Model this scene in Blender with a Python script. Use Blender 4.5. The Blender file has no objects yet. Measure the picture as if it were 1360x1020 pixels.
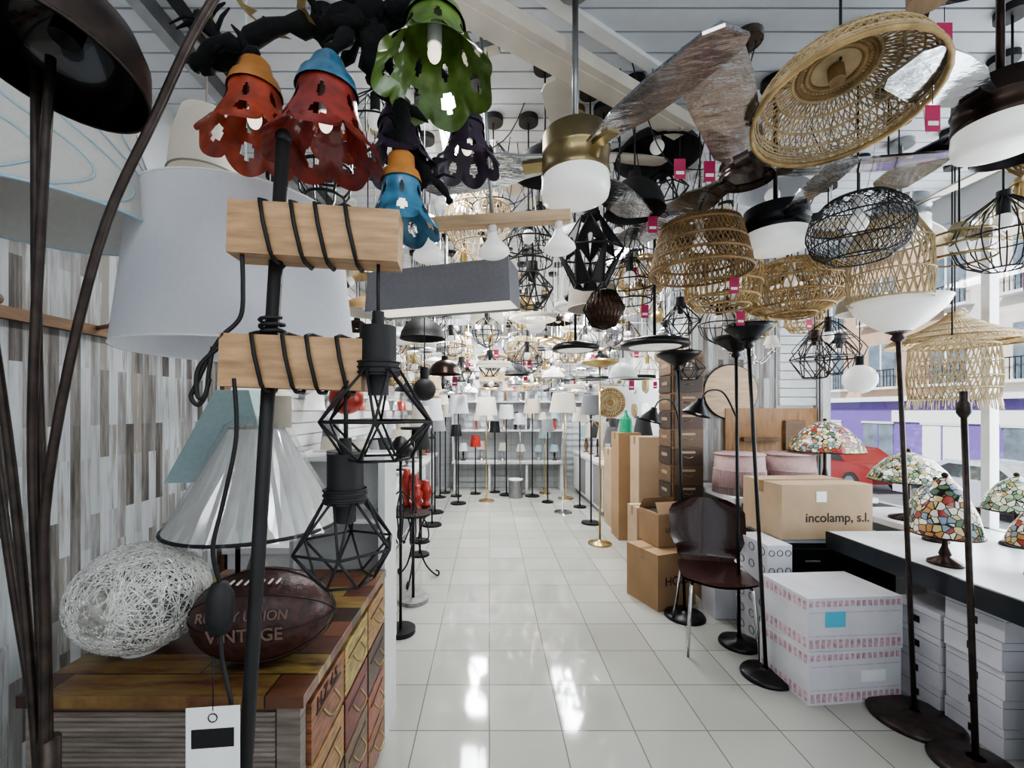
import bpy, math, random
from mathutils import Vector, Matrix, Euler
random.seed(11)
pi=math.pi; sin=math.sin; cos=math.cos
R=random.uniform
CEIL=3.0
scn=bpy.context.scene
# ------------------------------------------------------------------ materials
def lin(h):
    h=h.lstrip('#'); o=[]
    for i in (0,2,4):
        c=int(h[i:i+2],16)/255
        o.append(c/12.92 if c<=.04045 else ((c+.055)/1.055)**2.4)
    return o
MC={}
def mat(name,col='#888888',rough=.5,metal=0,var=.1,scale=14,emit=0,transl=0,bump=0,stretch=None,coat=0):
    if name in MC: return MC[name]
    m=bpy.data.materials.new(name); m.use_nodes=True; nt=m.node_tree; b=nt.nodes['Principled BSDF']
    N=nt.nodes; L=nt.links
    c=lin(col)
    tc=N.new('ShaderNodeTexCoord'); no=N.new('ShaderNodeTexNoise'); no.inputs['Scale'].default_value=scale
    no.inputs['Detail'].default_value=4
    if stretch:
        mp=N.new('ShaderNodeMapping'); mp.inputs['Scale'].default_value=stretch
        L.new(tc.outputs['Object'],mp.inputs[0]); L.new(mp.outputs[0],no.inputs['Vector'])
    else: L.new(tc.outputs['Object'],no.inputs['Vector'])
    r=N.new('ShaderNodeValToRGB')
    r.color_ramp.elements[0].position=.3; r.color_ramp.elements[1].position=.7
    r.color_ramp.elements[0].color=[max(0,x*(1-var*2)) for x in c]+[1]
    r.color_ramp.elements[1].color=[min(1,x*(1+var)) for x in c]+[1]
    L.new(no.outputs['Fac'],r.inputs[0]); L.new(r.outputs[0],b.inputs['Base Color'])
    b.inputs['Roughness'].default_value=rough; b.inputs['Metallic'].default_value=metal
    b.inputs['Coat Weight'].default_value=coat
    if emit:
        b.inputs['Emission Color'].default_value=c+[1]; b.inputs['Emission Strength'].default_value=emit
    if bump:
        bp=N.new('ShaderNodeBump'); bp.inputs['Strength'].default_value=bump; bp.inputs['Distance'].default_value=.01
        L.new(no.outputs['Fac'],bp.inputs['Height']); L.new(bp.outputs[0],b.inputs['Normal'])
    if transl:
        t=N.new('ShaderNodeBsdfTranslucent'); t.inputs[0].default_value=c+[1]
        mx=N.new('ShaderNodeMixShader'); mx.inputs[0].default_value=transl
        L.new(b.outputs[0],mx.inputs[1]); L.new(t.outputs[0],mx.inputs[2]); L.new(mx.outputs[0],N['Material Output'].inputs[0])
    MC[name]=m; return m
def brickmat(name,axes,bw,rh,stops,offset=.5,mortar=0.0,mcol='#555555',rough=.6,noise=.25,nscale=(3,3,3),bump=0.0):
    m=bpy.data.materials.new(name); m.use_nodes=True; nt=m.node_tree; N=nt.nodes; L=nt.links; b=N['Principled BSDF']
    g=N.new('ShaderNodeNewGeometry'); s=N.new('ShaderNodeSeparateXYZ'); c=N.new('ShaderNodeCombineXYZ')
    L.new(g.outputs['Position'],s.inputs[0]); L.new(s.outputs[axes[0]],c.inputs[0]); L.new(s.outputs[axes[1]],c.inputs[1])
    br=N.new('ShaderNodeTexBrick'); br.inputs['Scale'].default_value=1; br.inputs['Brick Width'].default_value=bw
    br.inputs['Row Height'].default_value=rh; br.inputs['Mortar Size'].default_value=mortar; br.offset=offset
    br.inputs['Mortar Smooth'].default_value=.1
    br.inputs['Color1'].default_value=(0,0,0,1); br.inputs['Color2'].default_value=(1,1,1,1); br.inputs['Mortar'].default_value=(0,0,0,1)
    L.new(c.outputs[0],br.inputs['Vector'])
    mp=N.new('ShaderNodeMapping'); mp.inputs['Scale'].default_value=nscale; L.new(g.outputs['Position'],mp.inputs[0])
    no=N.new('ShaderNodeTexNoise'); no.inputs['Scale'].default_value=1; no.inputs['Detail'].default_value=6; no.inputs['Roughness'].default_value=.65
    L.new(mp.outputs[0],no.inputs['Vector'])
    ma=N.new('ShaderNodeMath'); ma.operation='MULTIPLY_ADD'; ma.inputs[1].default_value=noise*2; ma.inputs[2].default_value=-noise
    L.new(no.outputs['Fac'],ma.inputs[0])
    ad=N.new('ShaderNodeMath'); ad.operation='ADD'; L.new(br.outputs['Color'],ad.inputs[0]); L.new(ma.outputs[0],ad.inputs[1])
    r=N.new('ShaderNodeValToRGB'); cr=r.color_ramp
    while len(cr.elements)<len(stops): cr.elements.new(.5)
    for e,(p,h) in zip(cr.elements,stops): e.position=p; e.color=lin(h)+[1]
    L.new(ad.outputs[0],r.inputs[0])
    mx=N.new('ShaderNodeMix'); mx.data_type='RGBA'; mx.inputs['B'].default_value=lin(mcol)+[1]
    L.new(br.outputs['Fac'],mx.inputs['Factor']); L.new(r.outputs[0],mx.inputs['A'])
    L.new(mx.outputs['Result'],b.inputs['Base Color']); b.inputs['Roughness'].default_value=rough
    if bump:
        bp=N.new('ShaderNodeBump'); bp.inputs['Strength'].default_value=bump; bp.inputs['Distance'].default_value=.004; bp.invert=True
        L.new(br.outputs['Fac'],bp.inputs['Height']); L.new(bp.outputs[0],b.inputs['Normal'])
    MC[name]=m; return m
def tiffany(name,cols,scale=26):
    m=bpy.data.materials.new(name); m.use_nodes=True; nt=m.node_tree; N=nt.nodes; L=nt.links; b=N['Principled BSDF']
    tc=N.new('ShaderNodeTexCoord')
    v=N.new('ShaderNodeTexVoronoi'); v.inputs['Scale'].default_value=scale
    e=N.new('ShaderNodeTexVoronoi'); e.feature='DISTANCE_TO_EDGE'; e.inputs['Scale'].default_value=scale
    L.new(tc.outputs['Object'],v.inputs['Vector']); L.new(tc.outputs['Object'],e.inputs['Vector'])
    s=N.new('ShaderNodeSeparateColor'); L.new(v.outputs['Color'],s.inputs[0])
    r=N.new('ShaderNodeValToRGB'); r.color_ramp.interpolation='CONSTANT'
    while len(r.color_ramp.elements)<len(cols): r.color_ramp.elements.new(.5)
    for i,(el,h) in enumerate(zip(r.color_ramp.elements,cols)): el.position=i/len(cols); el.color=lin(h)+[1]
    L.new(s.outputs[0],r.inputs[0])
    lt=N.new('ShaderNodeMath'); lt.operation='LESS_THAN'; lt.inputs[1].default_value=.06; L.new(e.outputs['Distance'],lt.inputs[0])
    mx=N.new('ShaderNodeMix'); mx.data_type='RGBA'; mx.inputs['B'].default_value=(.01,.01,.01,1)
    L.new(lt.outputs[0],mx.inputs['Factor']); L.new(r.outputs[0],mx.inputs['A'])
    L.new(mx.outputs['Result'],b.inputs['Base Color']); L.new(mx.outputs['Result'],b.inputs['Emission Color'])
    b.inputs['Emission Strength'].default_value=.12; b.inputs['Roughness'].default_value=.2
    MC[name]=m; return m
def clearmat(name,tint=(1,1,1),gl=.1,rough=.03):
    m=bpy.data.materials.new(name); m.use_nodes=True; nt=m.node_tree; N=nt.nodes; L=nt.links
    no=N.new('ShaderNodeTexNoise'); no.inputs['Scale'].default_value=9
    mr=N.new('ShaderNodeMapRange'); mr.inputs['To Min'].default_value=gl*.5; mr.inputs['To Max'].default_value=gl*1.5
    L.new(no.outputs['Fac'],mr.inputs[0])
    t=N.new('ShaderNodeBsdfTransparent'); t.inputs[0].default_value=(*tint,1); g=N.new('ShaderNodeBsdfGlossy'); g.inputs['Roughness'].default_value=rough
    mx=N.new('ShaderNodeMixShader'); L.new(mr.outputs[0],mx.inputs[0]); L.new(t.outputs[0],mx.inputs[1]); L.new(g.outputs[0],mx.inputs[2])
    L.new(mx.outputs[0],N['Material Output'].inputs[0]); MC[name]=m; return m

BLACK=mat('black_metal','#141416',.35,.3,.2); MATBLK=mat('matt_black','#1b1a1b',.6,0,.2)
BLKIN=mat('shade_black_gloss','#0d0b0b',.22,.4,.1,coat=.5)
BROWNROD=mat('rusty_rod','#3d342f',.4,.6,.25,30)
WHITEP=mat('white_plastic','#e2e2e0',.4,0,.03); OPAL=mat('opal_glass','#efeeea',.25,0,.02,emit=.2)
SOFTLIT=mat('soft_bulb','#fff4e0',.4,0,0,emit=1.0); TUBE=mat('fluorescent','#f4faff',.4,0,0,emit=14)
GLOW=mat('warm_diffuser','#f4efdc',.5,0,.02,emit=.7)
BRASS=mat('antique_brass','#9a8a66',.3,.9,.15); GOLD=mat('satin_gold','#bfa878',.3,.9,.1); CHROME=mat('chrome','#c9cbcd',.12,1,.05)
STEEL=mat('brushed_steel','#9a9c9e',.3,.85,.1); BRONZE=mat('dark_bronze','#3a2b24',.3,.7,.2)
FILM=mat('film_wrapped_blade','#b4b6ba',.14,.92,.1,16,bump=.55,coat=.8,stretch=(.6,1.6,1))
FILMG=mat('film_wrapped_grey_blade','#a3a3a6',.13,.9,.1,16,bump=.55,coat=.8,stretch=(.6,1.6,1))
FILMB=mat('film_wrapped_brown','#5c4d44',.25,.4,.3,22,bump=.6,coat=.5)
LWOOD=mat('light_wood','#bda080',.5,0,.12,6,stretch=(1,8,8)); PALEW=mat('pale_wood','#cfc6b8',.5,0,.08,6)
OAK=mat('oak_block','#b08c66',.5,0,.18,5,stretch=(2,14,14)); DWOOD=mat('dark_veneer','#321b17',.25,0,.25,8,stretch=(6,1,1),coat=.3)
MWOOD=mat('mid_wood','#74583f',.5,0,.18,8,stretch=(1,1,6)); OWOOD=mat('orange_wood','#9d754d',.5,0,.15,6,stretch=(6,1,1))
BAMB=mat('bamboo','#b39564',.5,0,.22,18); BAMBD=mat('bamboo_dark','#8d714b',.55,0,.2,18); RATT=mat('rattan_pale','#c5af88',.55,0,.15,18)
LINEN=mat('linen_white','#d5d6da',.9,0,.02,90,transl=.25); CREAM=mat('linen_cream','#d9d3c7',.9,0,.03,90,transl=.3,emit=.08)
GREYF=mat('fabric_grey','#77777c',.9,0,.05,80); TEAL=mat('fabric_teal','#9cb0b0',.85,0,.05,60,transl=.2)
PINK=mat('fabric_pink','#b89c99',.9,0,.08,60); TAUPE=mat('taupe','#9d9487',.8,0,.05)
PAT=mat('blue_line','#a3bcc8',.8,0,.05)
TAG=mat('tag_magenta','#a92553',.5,0,.05); TAGW=mat('tag_white','#e6e6e4',.5,0,.02); TAGB=mat('tag_black','#101010',.4,0,.02)
RED=mat('flower_red','#7e2c24',.4,0,.25,30,coat=.3); ORG=mat('flower_orange','#9c4028',.4,0,.25,30,coat=.3); ORGC=mat('flower_amber','#b27a42',.4,0,.2)
GRN=mat('flower_green','#5c7834',.4,0,.25,30,coat=.3); BLU=mat('flower_blue','#42728f',.35,0,.25,30,coat=.3); PUR=mat('flower_purple','#352638',.45,0,.2,30)
CARD=mat('cardboard','#967858',.8,0,.07,5); CARD2=mat('cardboard_pale','#ac9377',.8,0,.07,5); TAPE=mat('tape','#8c714e',.25,0,.05)
WBOX=mat('white_carton','#cfced3',.35,0,.04,8,coat=.3); PBOX=mat('pink_print','#cda6b0',.4,0,.25,40)
BBOX=mat('dark_tin','#22262b',.3,.2,.2); LEATH=mat('rugby_leather','#3c201c',.42,0,.3,40,bump=.4)
PAINTW=mat('painted_white','#cfcfce',.5,0,.05,8); STRING=mat('white_string','#d4d1ca',.5,0,.1); GLITT=mat('glitter','#f4f2ea',.15,.6,.3,60); GRIDM=mat('grid_panel_grey','#b3b6b9',.5,.1,.05)
PLFILM=clearmat('clear_film',(.97,.98,1),.2,.12); GLASS=clearmat('window_glass',(.98,.99,1),.05,.0); LAMPG=clearmat('lamp_glass',(.95,.95,.95),.15,.05)
REDP=mat('red_glass','#963024',.3,0,.25,30,emit=.05); GREENP=mat('green_glass','#2b9c74',.2,0,.1,emit=.1); INK_SHADE=mat('ink_and_hollow_shade','#2a1d16',.6,0,.02)
BLUEST=mat('blue_sticker','#58b6cf',.5,0,.03); STONE=mat('marble_grey','#8b8986',.3,0,.25,20)
WOODWALL=brickmat('distressed_planks',(2,1),.36,.042,[(0,'#403b38'),(.16,'#68645f'),(.34,'#828180'),(.52,'#a0a3a5'),(.74,'#adb2b5'),(.92,'#7e7972')],.37,0,noise=.6,nscale=(20,36,2.4),rough=.6)
WOODWX=brickmat('distressed_planks_x',(2,0),.5,.05,[(0,'#4f4944'),(.2,'#78716a'),(.42,'#96938f'),(.66,'#b7b8b7'),(.9,'#8a847c')],.37,0,noise=.5,nscale=(45,20,3),rough=.6)
TILE=brickmat('floor_tile',(0,1),.34,.335,[(0,'#98978f'),(.5,'#9e9d96'),(1,'#a5a49e')],0,.003,'#6b6861',rough=.06,noise=.2,nscale=(2,2,2),bump=.5)
TOPW=brickmat('patchwork_top',(0,1),.55,.095,[(0,'#33241c'),(.3,'#5e3629'),(.5,'#8f7b45'),(.62,'#4c3629'),(.85,'#6d4633')],.4,.002,'#1c120c',rough=.35,noise=.3,nscale=(5,25,5))
DIST=mat('tambour_wood','#7b7067',.6,0,.2,7,stretch=(1,1,12))
SLATM=mat('ceiling_slat','#ced2d8',.45,0,.02); GROOVE=mat('groove_dark','#3c3c40',.8)
WALLW=mat('wall_white','#c8cbce',.7,0,.03,3)
TIF1=tiffany('stained_glass_floral',['#984038','#c2ac78','#566c54','#d2cbb8','#a98053','#7d909c','#d9d4c4'],34); TIF2=tiffany('stained_glass_green',['#7d9570','#d0ccb9','#9fb09c','#a8925e','#647a6b','#d6d3c4'],38)

# ------------------------------------------------------------------ mesh builder
def TM(x=0,y=0,z=0,rx=0,ry=0,rz=0,s=1):
    return Matrix.Translation((x,y,z))@Euler((rx,ry,rz)).to_matrix().to_4x4()@Matrix.Scale(s,4)
def smooth(pts,k=6):
    P=[Vector(p) for p in pts]; out=[]
    for i in range(len(P)-1):
        p0=P[max(i-1,0)];p1=P[i];p2=P[i+1];p3=P[min(i+2,len(P)-1)]
        for j in range(k):
            t=j/k; out.append(.5*((2*p1)+(p2-p0)*t+(2*p0-5*p1+4*p2-p3)*t*t+(-p0+3*p1-3*p2+p3)*t**3))
    out.append(P[-1]); return out
class B:
    def __init__(s): s.v=[]; s.f=[]; s.mi=[]; s.sm=[]; s.mats=[]
    def add(s,vs,fs,m,smooth=False,T=None):
        o=len(s.v)
        if m not in s.mats: s.mats.append(m)
        k=s.mats.index(m)
        if T is not None: vs=[tuple(T@Vector(v)) for v in vs]
        s.v.extend([tuple(v) for v in vs])
        for f in fs: s.f.append([i+o for i in f]); s.mi.append(k); s.sm.append(smooth)
        return s
    def box(s,x,y,z,sx,sy,sz,m,T=None,rz=0):
        vs=[(a*sx/2,b*sy/2,c*sz/2) for c in(-1,1) for b in(-1,1) for a in(-1,1)]
        M=TM(x,y,z,rz=rz)
        if T is not None: M=T@M
        return s.add(vs,[(0,2,3,1),(4,5,7,6),(0,1,5,4),(2,6,7,3),(0,4,6,2),(1,3,7,5)],m,False,M)
    def bx(s,x0,x1,y0,y1,z0,z1,m): return s.box((x0+x1)/2,(y0+y1)/2,(z0+z1)/2,x1-x0,y1-y0,z1-z0,m)
    def lathe(s,prof,m,seg=28,T=None,smooth=True):
        vs=[];fs=[]
        for r,z in prof:
            r=max(r,.0004)
            for i in range(seg): a=2*pi*i/seg; vs.append((r*cos(a),r*sin(a),z))
        for j in range(len(prof)-1):
            for i in range(seg):
                k=(i+1)%seg; fs.append((j*seg+i,j*seg+k,(j+1)*seg+k,(j+1)*seg+i))
        return s.add(vs,fs,m,smooth,T)
    def cyl(s,r,z0,z1,m,seg=24,T=None,r2=None):
        r2=r if r2 is None else r2
        s.lathe([(r,z0),(r2,z1)],m,seg,T); s.lathe([(0,z0),(r,z0)],m,seg,T,False); return s.lathe([(r2,z1),(0,z1)],m,seg,T,False)
    def sph(s,r,m,T=None,sz=1,seg=24):
        return s.lathe([(r*sin(pi*i/12),-r*sz*cos(pi*i/12)) for i in range(13)],m,seg,T)
    def tube(s,pts,r,m,seg=5,closed=False,T=None):
        P=[Vector(p) for p in pts]; n=len(P); vs=[];fs=[]; nv=None
        for i in range(n):
            if closed: t=P[(i+1)%n]-P[i-1]
            else: t=P[min(i+1,n-1)]-P[max(i-1,0)]
            if t.length<1e-9: t=Vector((0,0,1))
            t.normalize()
            if nv is None: nv=t.orthogonal().normalized()
            nv=(nv-t*nv.dot(t)); nv=nv.normalized() if nv.length>1e-6 else t.orthogonal().normalized()
            bn=t.cross(nv); rr=r[i] if isinstance(r,(list,tuple)) else r
            for k in range(seg):
                a=2*pi*k/seg; vs.append(P[i]+(nv*cos(a)+bn*sin(a))*rr)
        for i in range(n if closed else n-1):
            j=(i+1)%n
            for k in range(seg):
                l=(k+1)%seg; fs.append((i*seg+k,i*seg+l,j*seg+l,j*seg+k))
        if not closed: fs.append(tuple(range(seg))[::-1]); fs.append(tuple((n-1)*seg+k for k in range(seg)))
        return s.add(vs,fs,m,True,T)
    def ring(s,r,z,rad,m,n=32,seg=5,T=None): return s.tube([(r*cos(2*pi*i/n),r*sin(2*pi*i/n),z) for i in range(n)],rad,m,seg,True,T)
    def weave(s,prof,n,twist,rad,m,rings=3,T=None,steps=14,ringr=None,seg=3):
        def at(t):
            k=t*(len(prof)-1); i=min(int(k),len(prof)-2); f=k-i
            return (prof[i][0]*(1-f)+prof[i+1][0]*f, prof[i][1]*(1-f)+prof[i+1][1]*f)
        for d in ((1,-1) if twist else (1,)):
            for i in range(n):
                a0=2*pi*i/n; pts=[]
                for j in range(steps+1):
                    r,z=at(j/steps); a=a0+d*twist*j/steps; pts.append((r*cos(a),r*sin(a),z))
                s.tube(pts,rad,m,seg,False,T)
        for j in range(rings):
            r,z=at(j/max(1,rings-1)); s.ring(r,z,ringr or rad*1.6,m,28,4,T)
        return s
    def tag(s,x,y,z,L=.12,m=None):
        s.tube([(x,y,z+L),(x,y,z)],.0012,TAGB,3); s.box(x,y,z-.04,.042,.002,.075,m or TAG); s.box(x,y-.002,z-.055,.03,.001,.012,TAGW); return s
    def hang(s,z0,zc,r=.004,m=None,canopy=.05,x=0,y=0):
        s.tube([(x,y,z0),(x,y,zc-.01)],r,m or MATBLK,5)
        if canopy: s.cyl(canopy,zc-.03,zc,m or MATBLK,18,TM(x,y,0))
        return s
    def build(s,name,loc=(0,0,0),rot=(0,0,0),bevel=0,solid=0,parent=None):
        me=bpy.data.meshes.new(name); me.from_pydata(s.v,[],s.f)
        for m in s.mats: me.materials.append(m)
        me.polygons.foreach_set('material_index',s.mi); me.polygons.foreach_set('use_smooth',s.sm); me.update()
        o=bpy.data.objects.new(name,me); scn.collection.objects.link(o); o.location=loc; o.rotation_euler=rot
        if bevel:
            md=o.modifiers.new('bevel','BEVEL'); md.width=bevel; md.segments=2; md.limit_method='ANGLE'
        if parent: o.parent=parent
        return o
def label(parent,txt,loc,rot,size,m,name='printed_label'):
    cu=bpy.data.curves.new(name,'FONT'); cu.body=txt; cu.size=size; cu.align_x='CENTER'; cu.align_y='CENTER'; cu.extrude=.0006; cu.offset=size*.012
    o=bpy.data.objects.new(name,cu); scn.collection.objects.link(o); cu.materials.append(m)
    o.location=loc; o.rotation_euler=rot; o.parent=parent; return o

# ------------------------------------------------------------------ room shell
XL=-1.6; XW=3.2; YB=8.4; YF=-1.6
B().bx(XL-.1,XW+.1,YF,YB+.1,-.08,0,TILE).build('floor')
c=B(); c.bx(XL-.1,XW+.1,YF,YB+.1,CEIL+.02,CEIL+.1,GROOVE)
y=YF
while y<YB: c.bx(XL-.1,XW+.1,y+.006,y+.097,CEIL,CEIL+.025,SLATM); y+=.1
c.build('ceiling')
B().bx(XL-.1,XL,YF,2.6,0,2.55,WOODWALL).bx(XL-.1,XL,YF,2.6,2.55,CEIL,WALLW).bx(XL-.1,XL,2.6,YB+.1,0,CEIL,WALLW).build('wall_left')
w=B(); w.bx(XL-.1,2.7,YB,YB+.1,0,CEIL,WALLW); w.build('wall_back')
w=B(); w.bx(XW,XW+.1,YF,.3,0,CEIL,WALLW); w.bx(XW,XW+.1,.3,4.25,0,.7,WALLW); w.bx(XW,XW+.1,.3,4.25,2.8,CEIL,WALLW); w.bx(XW,XW+.1,4.15,4.35,.7,2.8,WALLW); w.build('wall_right')
w=B(); w.bx(1.98,2.82,4.22,4.34,0,CEIL,WOODWX); w.bx(2.82,XW,4.22,4.34,0,CEIL,WALLW); w.bx(2.6,2.7,4.34,YB,0,CEIL,WALLW); w.build('wall_partition')
w=B(); 
for yy in (.3,1.5,2.75,4.12): w.box(XW+.03,yy+.02,1.75,.06,.05,2.1,PAINTW)
for zz in (.72,2.78): w.box(XW+.03,2.2,zz,.06,3.85,.05,PAINTW)
w.box(XW+.03,2.2,1.75,.006,3.8,2.06,GLASS); w.build('window_1')
s=B(); z=.1
while z<2.95: s.bx(XL+.0,XL+.02,2.62,YB-.02,z,z+.09,PAINTW); z+=.1
s.build('slatwall_panel')
s=B(); z=1.55
while z<2.5: s.bx(2.84,3.19,4.19,4.22,z,z+.075,PAINTW); z+=.085
s.bx(2.3,3.19,4.18,4.22,1.0,1.52,OWOOD); s.build('slatwall_panel')
B().bx(XL,XL+.03,YF,2.6,1.8,1.84,MWOOD).bx(XL,XL+.025,2.55,2.62,0,2.6,MWOOD).build('trim_1')
B().bx(XL,XL+.03,YF,2.6,2.5,2.56,PAINTW).build('trim_2')
k=B()
for yy in (.9,1.3,1.72,2.1,2.4):
    k.tube([(XL+.03,yy,1.83),(XL+.09,yy,1.84)],.009,MWOOD,8); k.sph(.02,MWOOD,TM(XL+.1,yy,1.84))
k.build('wall_peg_rail')
B().bx(-1.27,-1.22,.2,8,2.93,CEIL,STEEL).bx(-1.15,-1.12,.2,8,2.96,CEIL,BLACK).build('ceiling_light_track')
def strip(x,y0,y1):
    b=B(); b.bx(x-.05,x+.05,y0,y1,CEIL-.05,CEIL,WHITEP)
    b.tube([(x-.02,y0+.03,CEIL-.07),(x-.02,y1-.03,CEIL-.07)],.014,TUBE,8); b.tube([(x+.025,y0+.03,CEIL-.07),(x+.025,y1-.03,CEIL-.07)],.014,TUBE,8); b.build('fluorescent_fixture')
strip(-.21,1.9,3.1); strip(-.2,4.3,5.5); strip(-.2,6.3,7.5); strip(1.2,3.6,4.8); strip(1.2,6.0,7.2); strip(-.4,-1.2,0.0); strip(1.6,-1.2,0)

# ------------------------------------------------------------------ outside
SZ=-1.3
ASPH=mat('asphalt','#8a8a8e',.8,0,.1,3); KERB=mat('kerb_stone','#b5b2ad',.8,0,.08,3)
B().bx(3.4,40,-20,60,SZ-.1,SZ,ASPH).bx(15.2,17.8,-20,60,SZ,SZ+.12,KERB).bx(3.4,6.5,-20,60,SZ,SZ+.12,KERB).build('street_ground')
b=B(); FAC=mat('facade_cream','#d2cbc2',.8,0,.05,1); FAC2=mat('facade_brick','#b79a86',.8,0,.08,2); PURP=mat('purple_paint','#6e59a2',.6,0,.05); PINKW=mat('pink_paint','#a9508a',.6,0,.08); DGL=mat('street_glass','#6d7a86',.1,0,.2,2)
b.bx(18,22,4,17,SZ,12,FAC); b.bx(18,22,17,22,SZ,14,FAC2); b.bx(18,22,22,40,SZ,11,FAC); b.bx(17.9,18,4,40,SZ,1.9,PURP); b.bx(17.85,17.9,9,13.6,SZ,1.0,PINKW); b.bx(17.8,18,14,19,1.0,1.5,WHITEP); b.bx(17.4,18,4,40,1.9,2.1,WHITEP)
for i in range(12):
    y=5+i*2.8
    b.bx(17.85,17.95,y,y+1.5,SZ+.1,.9,DGL if i%2 else WHITEP); b.bx(17.83,17.86,y+.7,y+.76,SZ+.1,.9,PURP); b.bx(17.8,17.86,y-.06,y+1.56,.9,1.0,PAINTW)
    for zz in (2.6,5.6,8.6):
        b.bx(17.93,18.0,y,y+1.3,zz,zz+1.9,DGL); b.bx(17.9,17.94,y+.62,y+.68,zz,zz+1.9,WHITEP); b.bx(17.6,18,y-.3,y+1.6,zz-.15,zz-.05,WHITEP); b.bx(17.6,17.63,y-.3,y+1.6,zz+.68,zz+.72,BLACK)
        for q in range(13): b.bx(17.6,17.62,y-.3+q*.158,y-.28+q*.158,zz-.05,zz+.7,BLACK)
bo=b.build('apartment_building'); label(bo,'ILUMINA',(17.84,11.3,.2),(pi/2,0,-pi/2),.7,WHITEP,'shop_sign')
def car(x,y,col,rz=0):
    b=B(); CP=mat('car_paint_'+col[1:],col,.2,.3,.05)
    side=[(-2.1,.35),(-2.1,.75),(-1.9,.9),(-1.2,.97),(-.6,1.4),(.7,1.43),(1.4,1.0),(2.0,.88),(2.12,.6),(2.12,.35)]
    n=len(side); vs=[(-.85+ (0.12 if z>1 else 0),x_,z) for x_,z in side]+[(.85-(0.12 if z>1 else 0),x_,z) for x_,z in side]
    b.add(vs,[tuple(range(n)),tuple(range(2*n-1,n-1,-1))]+[(i,(i+1)%n,n+(i+1)%n,n+i) for i in range(n)],CP)
    for sx in(-1,1):
        b.add([(sx*.86,-1.05,1.0),(sx*.76,-.55,1.34),(sx*.76,.62,1.36),(sx*.86,1.2,1.02)],[(0,1,2,3)],MC['dark_tin'])
        for yy in(-1.3,1.35): b.cyl(.33,-.1,.1,MATBLK,24,TM(sx*.8,yy,.33,ry=pi/2)); b.cyl(.2,-.11,.11,STEEL,16,TM(sx*.8,yy,.33,ry=pi/2))
    b.build('parked_car',(x,y,SZ),(0,0,rz),bevel=.04)
car(13.4,11.2,'#b9bdc4'); car(13.4,16.2,'#8f2e2c'); car(13.4,21.2,'#e0e2e4'); car(13.4,6.3,'#5c6068')

# ------------------------------------------------------------------ lamp makers
def dome(x,y,z,r,h,m=MATBLK,mi=None,name='dome_pendant_lamp',rot=(0,0,0),tag=0,bulb=True):
    b=B(); pr=[(r*1.03,0),(r,.004),(r*.97,h*.25),(r*.82,h*.55),(r*.5,h*.82),(r*.22,h*.95),(r*.2,h*1.15),(.012,h*1.2)]
    b.lathe(pr,m,32); b.lathe([(max(a-.004,.001),c-.003) for a,c in pr[:-1]],mi or m,32)
    if bulb: b.cyl(.02,h*.55,h*.95,WHITEP,12); b.sph(.035,OPAL,TM(0,0,h*.45),seg=14)
    b.hang(h*1.15,CEIL-z)
    if tag: b.tag(r*.6,-.01,-.02)
    return b.build(name,(x,y,z),rot)
def bamboo(x,y,z,prof,n=22,tw=.9,rad=.0035,m=BAMB,rings=5,name='bamboo_pendant_lamp',tilt=None,ringr=None,cord=True,tag=0,steps=12,inner=True):
    b=B(); T=Euler(tilt).to_matrix().to_4x4() if tilt else None
    b.weave(prof,n,tw,rad,m,rings,T,steps,ringr)
    top=prof[-1][1]
    if inner: b.cyl(.018,top-.09,top,WHITEP,10,T); b.sph(.035,OPAL,(T or Matrix())@TM(0,0,top-.11),seg=14)
    for a in (0,pi/2): b.tube([(prof[-1][0]*cos(a),prof[-1][0]*sin(a),top),(-prof[-1][0]*cos(a),-prof[-1][0]*sin(a),top)],.003,m,4,T=T)
    if cord: b.hang(top-.005,CEIL-z)
    if tag: b.tag(prof[0][0]*.7,-.01,-.02)
    return b.build(name,(x,y,z))
def geo(x,y,z,r,h,m=MATBLK,n=6,rad=.004,name='geometric_cage_pendant_lamp',cord=None,sock=True,panels=False):
    b=B(); top=[(r*.32*cos(2*pi*i/n),r*.32*sin(2*pi*i/n),h) for i in range(n)]
    mid=[(r*cos(2*pi*(i+.5)/n),r*sin(2*pi*(i+.5)/n),h*.48) for i in range(n)]
    bot=[(r*.5*cos(2*pi*i/n),r*.5*sin(2*pi*i/n),0) for i in range(n)]
    for i in range(n):
        j=(i+1)%n
        for p,q in((top[i],top[j]),(top[i],mid[i]),(top[j],mid[i]),(mid[i],mid[j]),(mid[i],bot[i]),(mid[i],bot[j]),(bot[i],bot[j])): b.tube([p,q],rad,m,5)
        if panels:
            ct=[sum(p[k] for p in(top[j],mid[i],mid[j]))/3 for k in range(3)]
            b.add([top[j],mid[i],ct],[(0,1,2)],m); b.add([bot[i],mid[i],bot[j]],[(0,1,2)],m); b.add([top[j],mid[j],ct],[(0,1,2)],m)
    if sock:
        b.cyl(r*.3,h-.01,h+.02,m); b.cyl(r*.26,h+.02,h+.065,m,r2=r*.24); b.cyl(.02,h-.05,h,m); b.sph(.03,LAMPG,TM(0,0,h-.08),1.3,14)
    b.hang(h+.06,CEIL-z if cord is None else cord,canopy=.05 if cord is None else 0)
    return b.build(name,(x,y,z))
def wirecage(x,y,z,prof,n=14,m=MATBLK,rad=.003,rings=3,name='wire_cage_pendant_lamp',tag=0):
    b=B(); b.weave(prof,n,0,rad,m,rings,steps=10,ringr=rad*1.2); t=prof[-1][1]
    b.cyl(.022,t-.07,t+.03,m,14); b.sph(.032,OPAL,TM(0,0,t-.1),1.2,14); b.hang(t+.02,CEIL-z)
    if tag: b.tag(.08,-.02,-.02)
    return b.build(name,(x,y,z))
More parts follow.
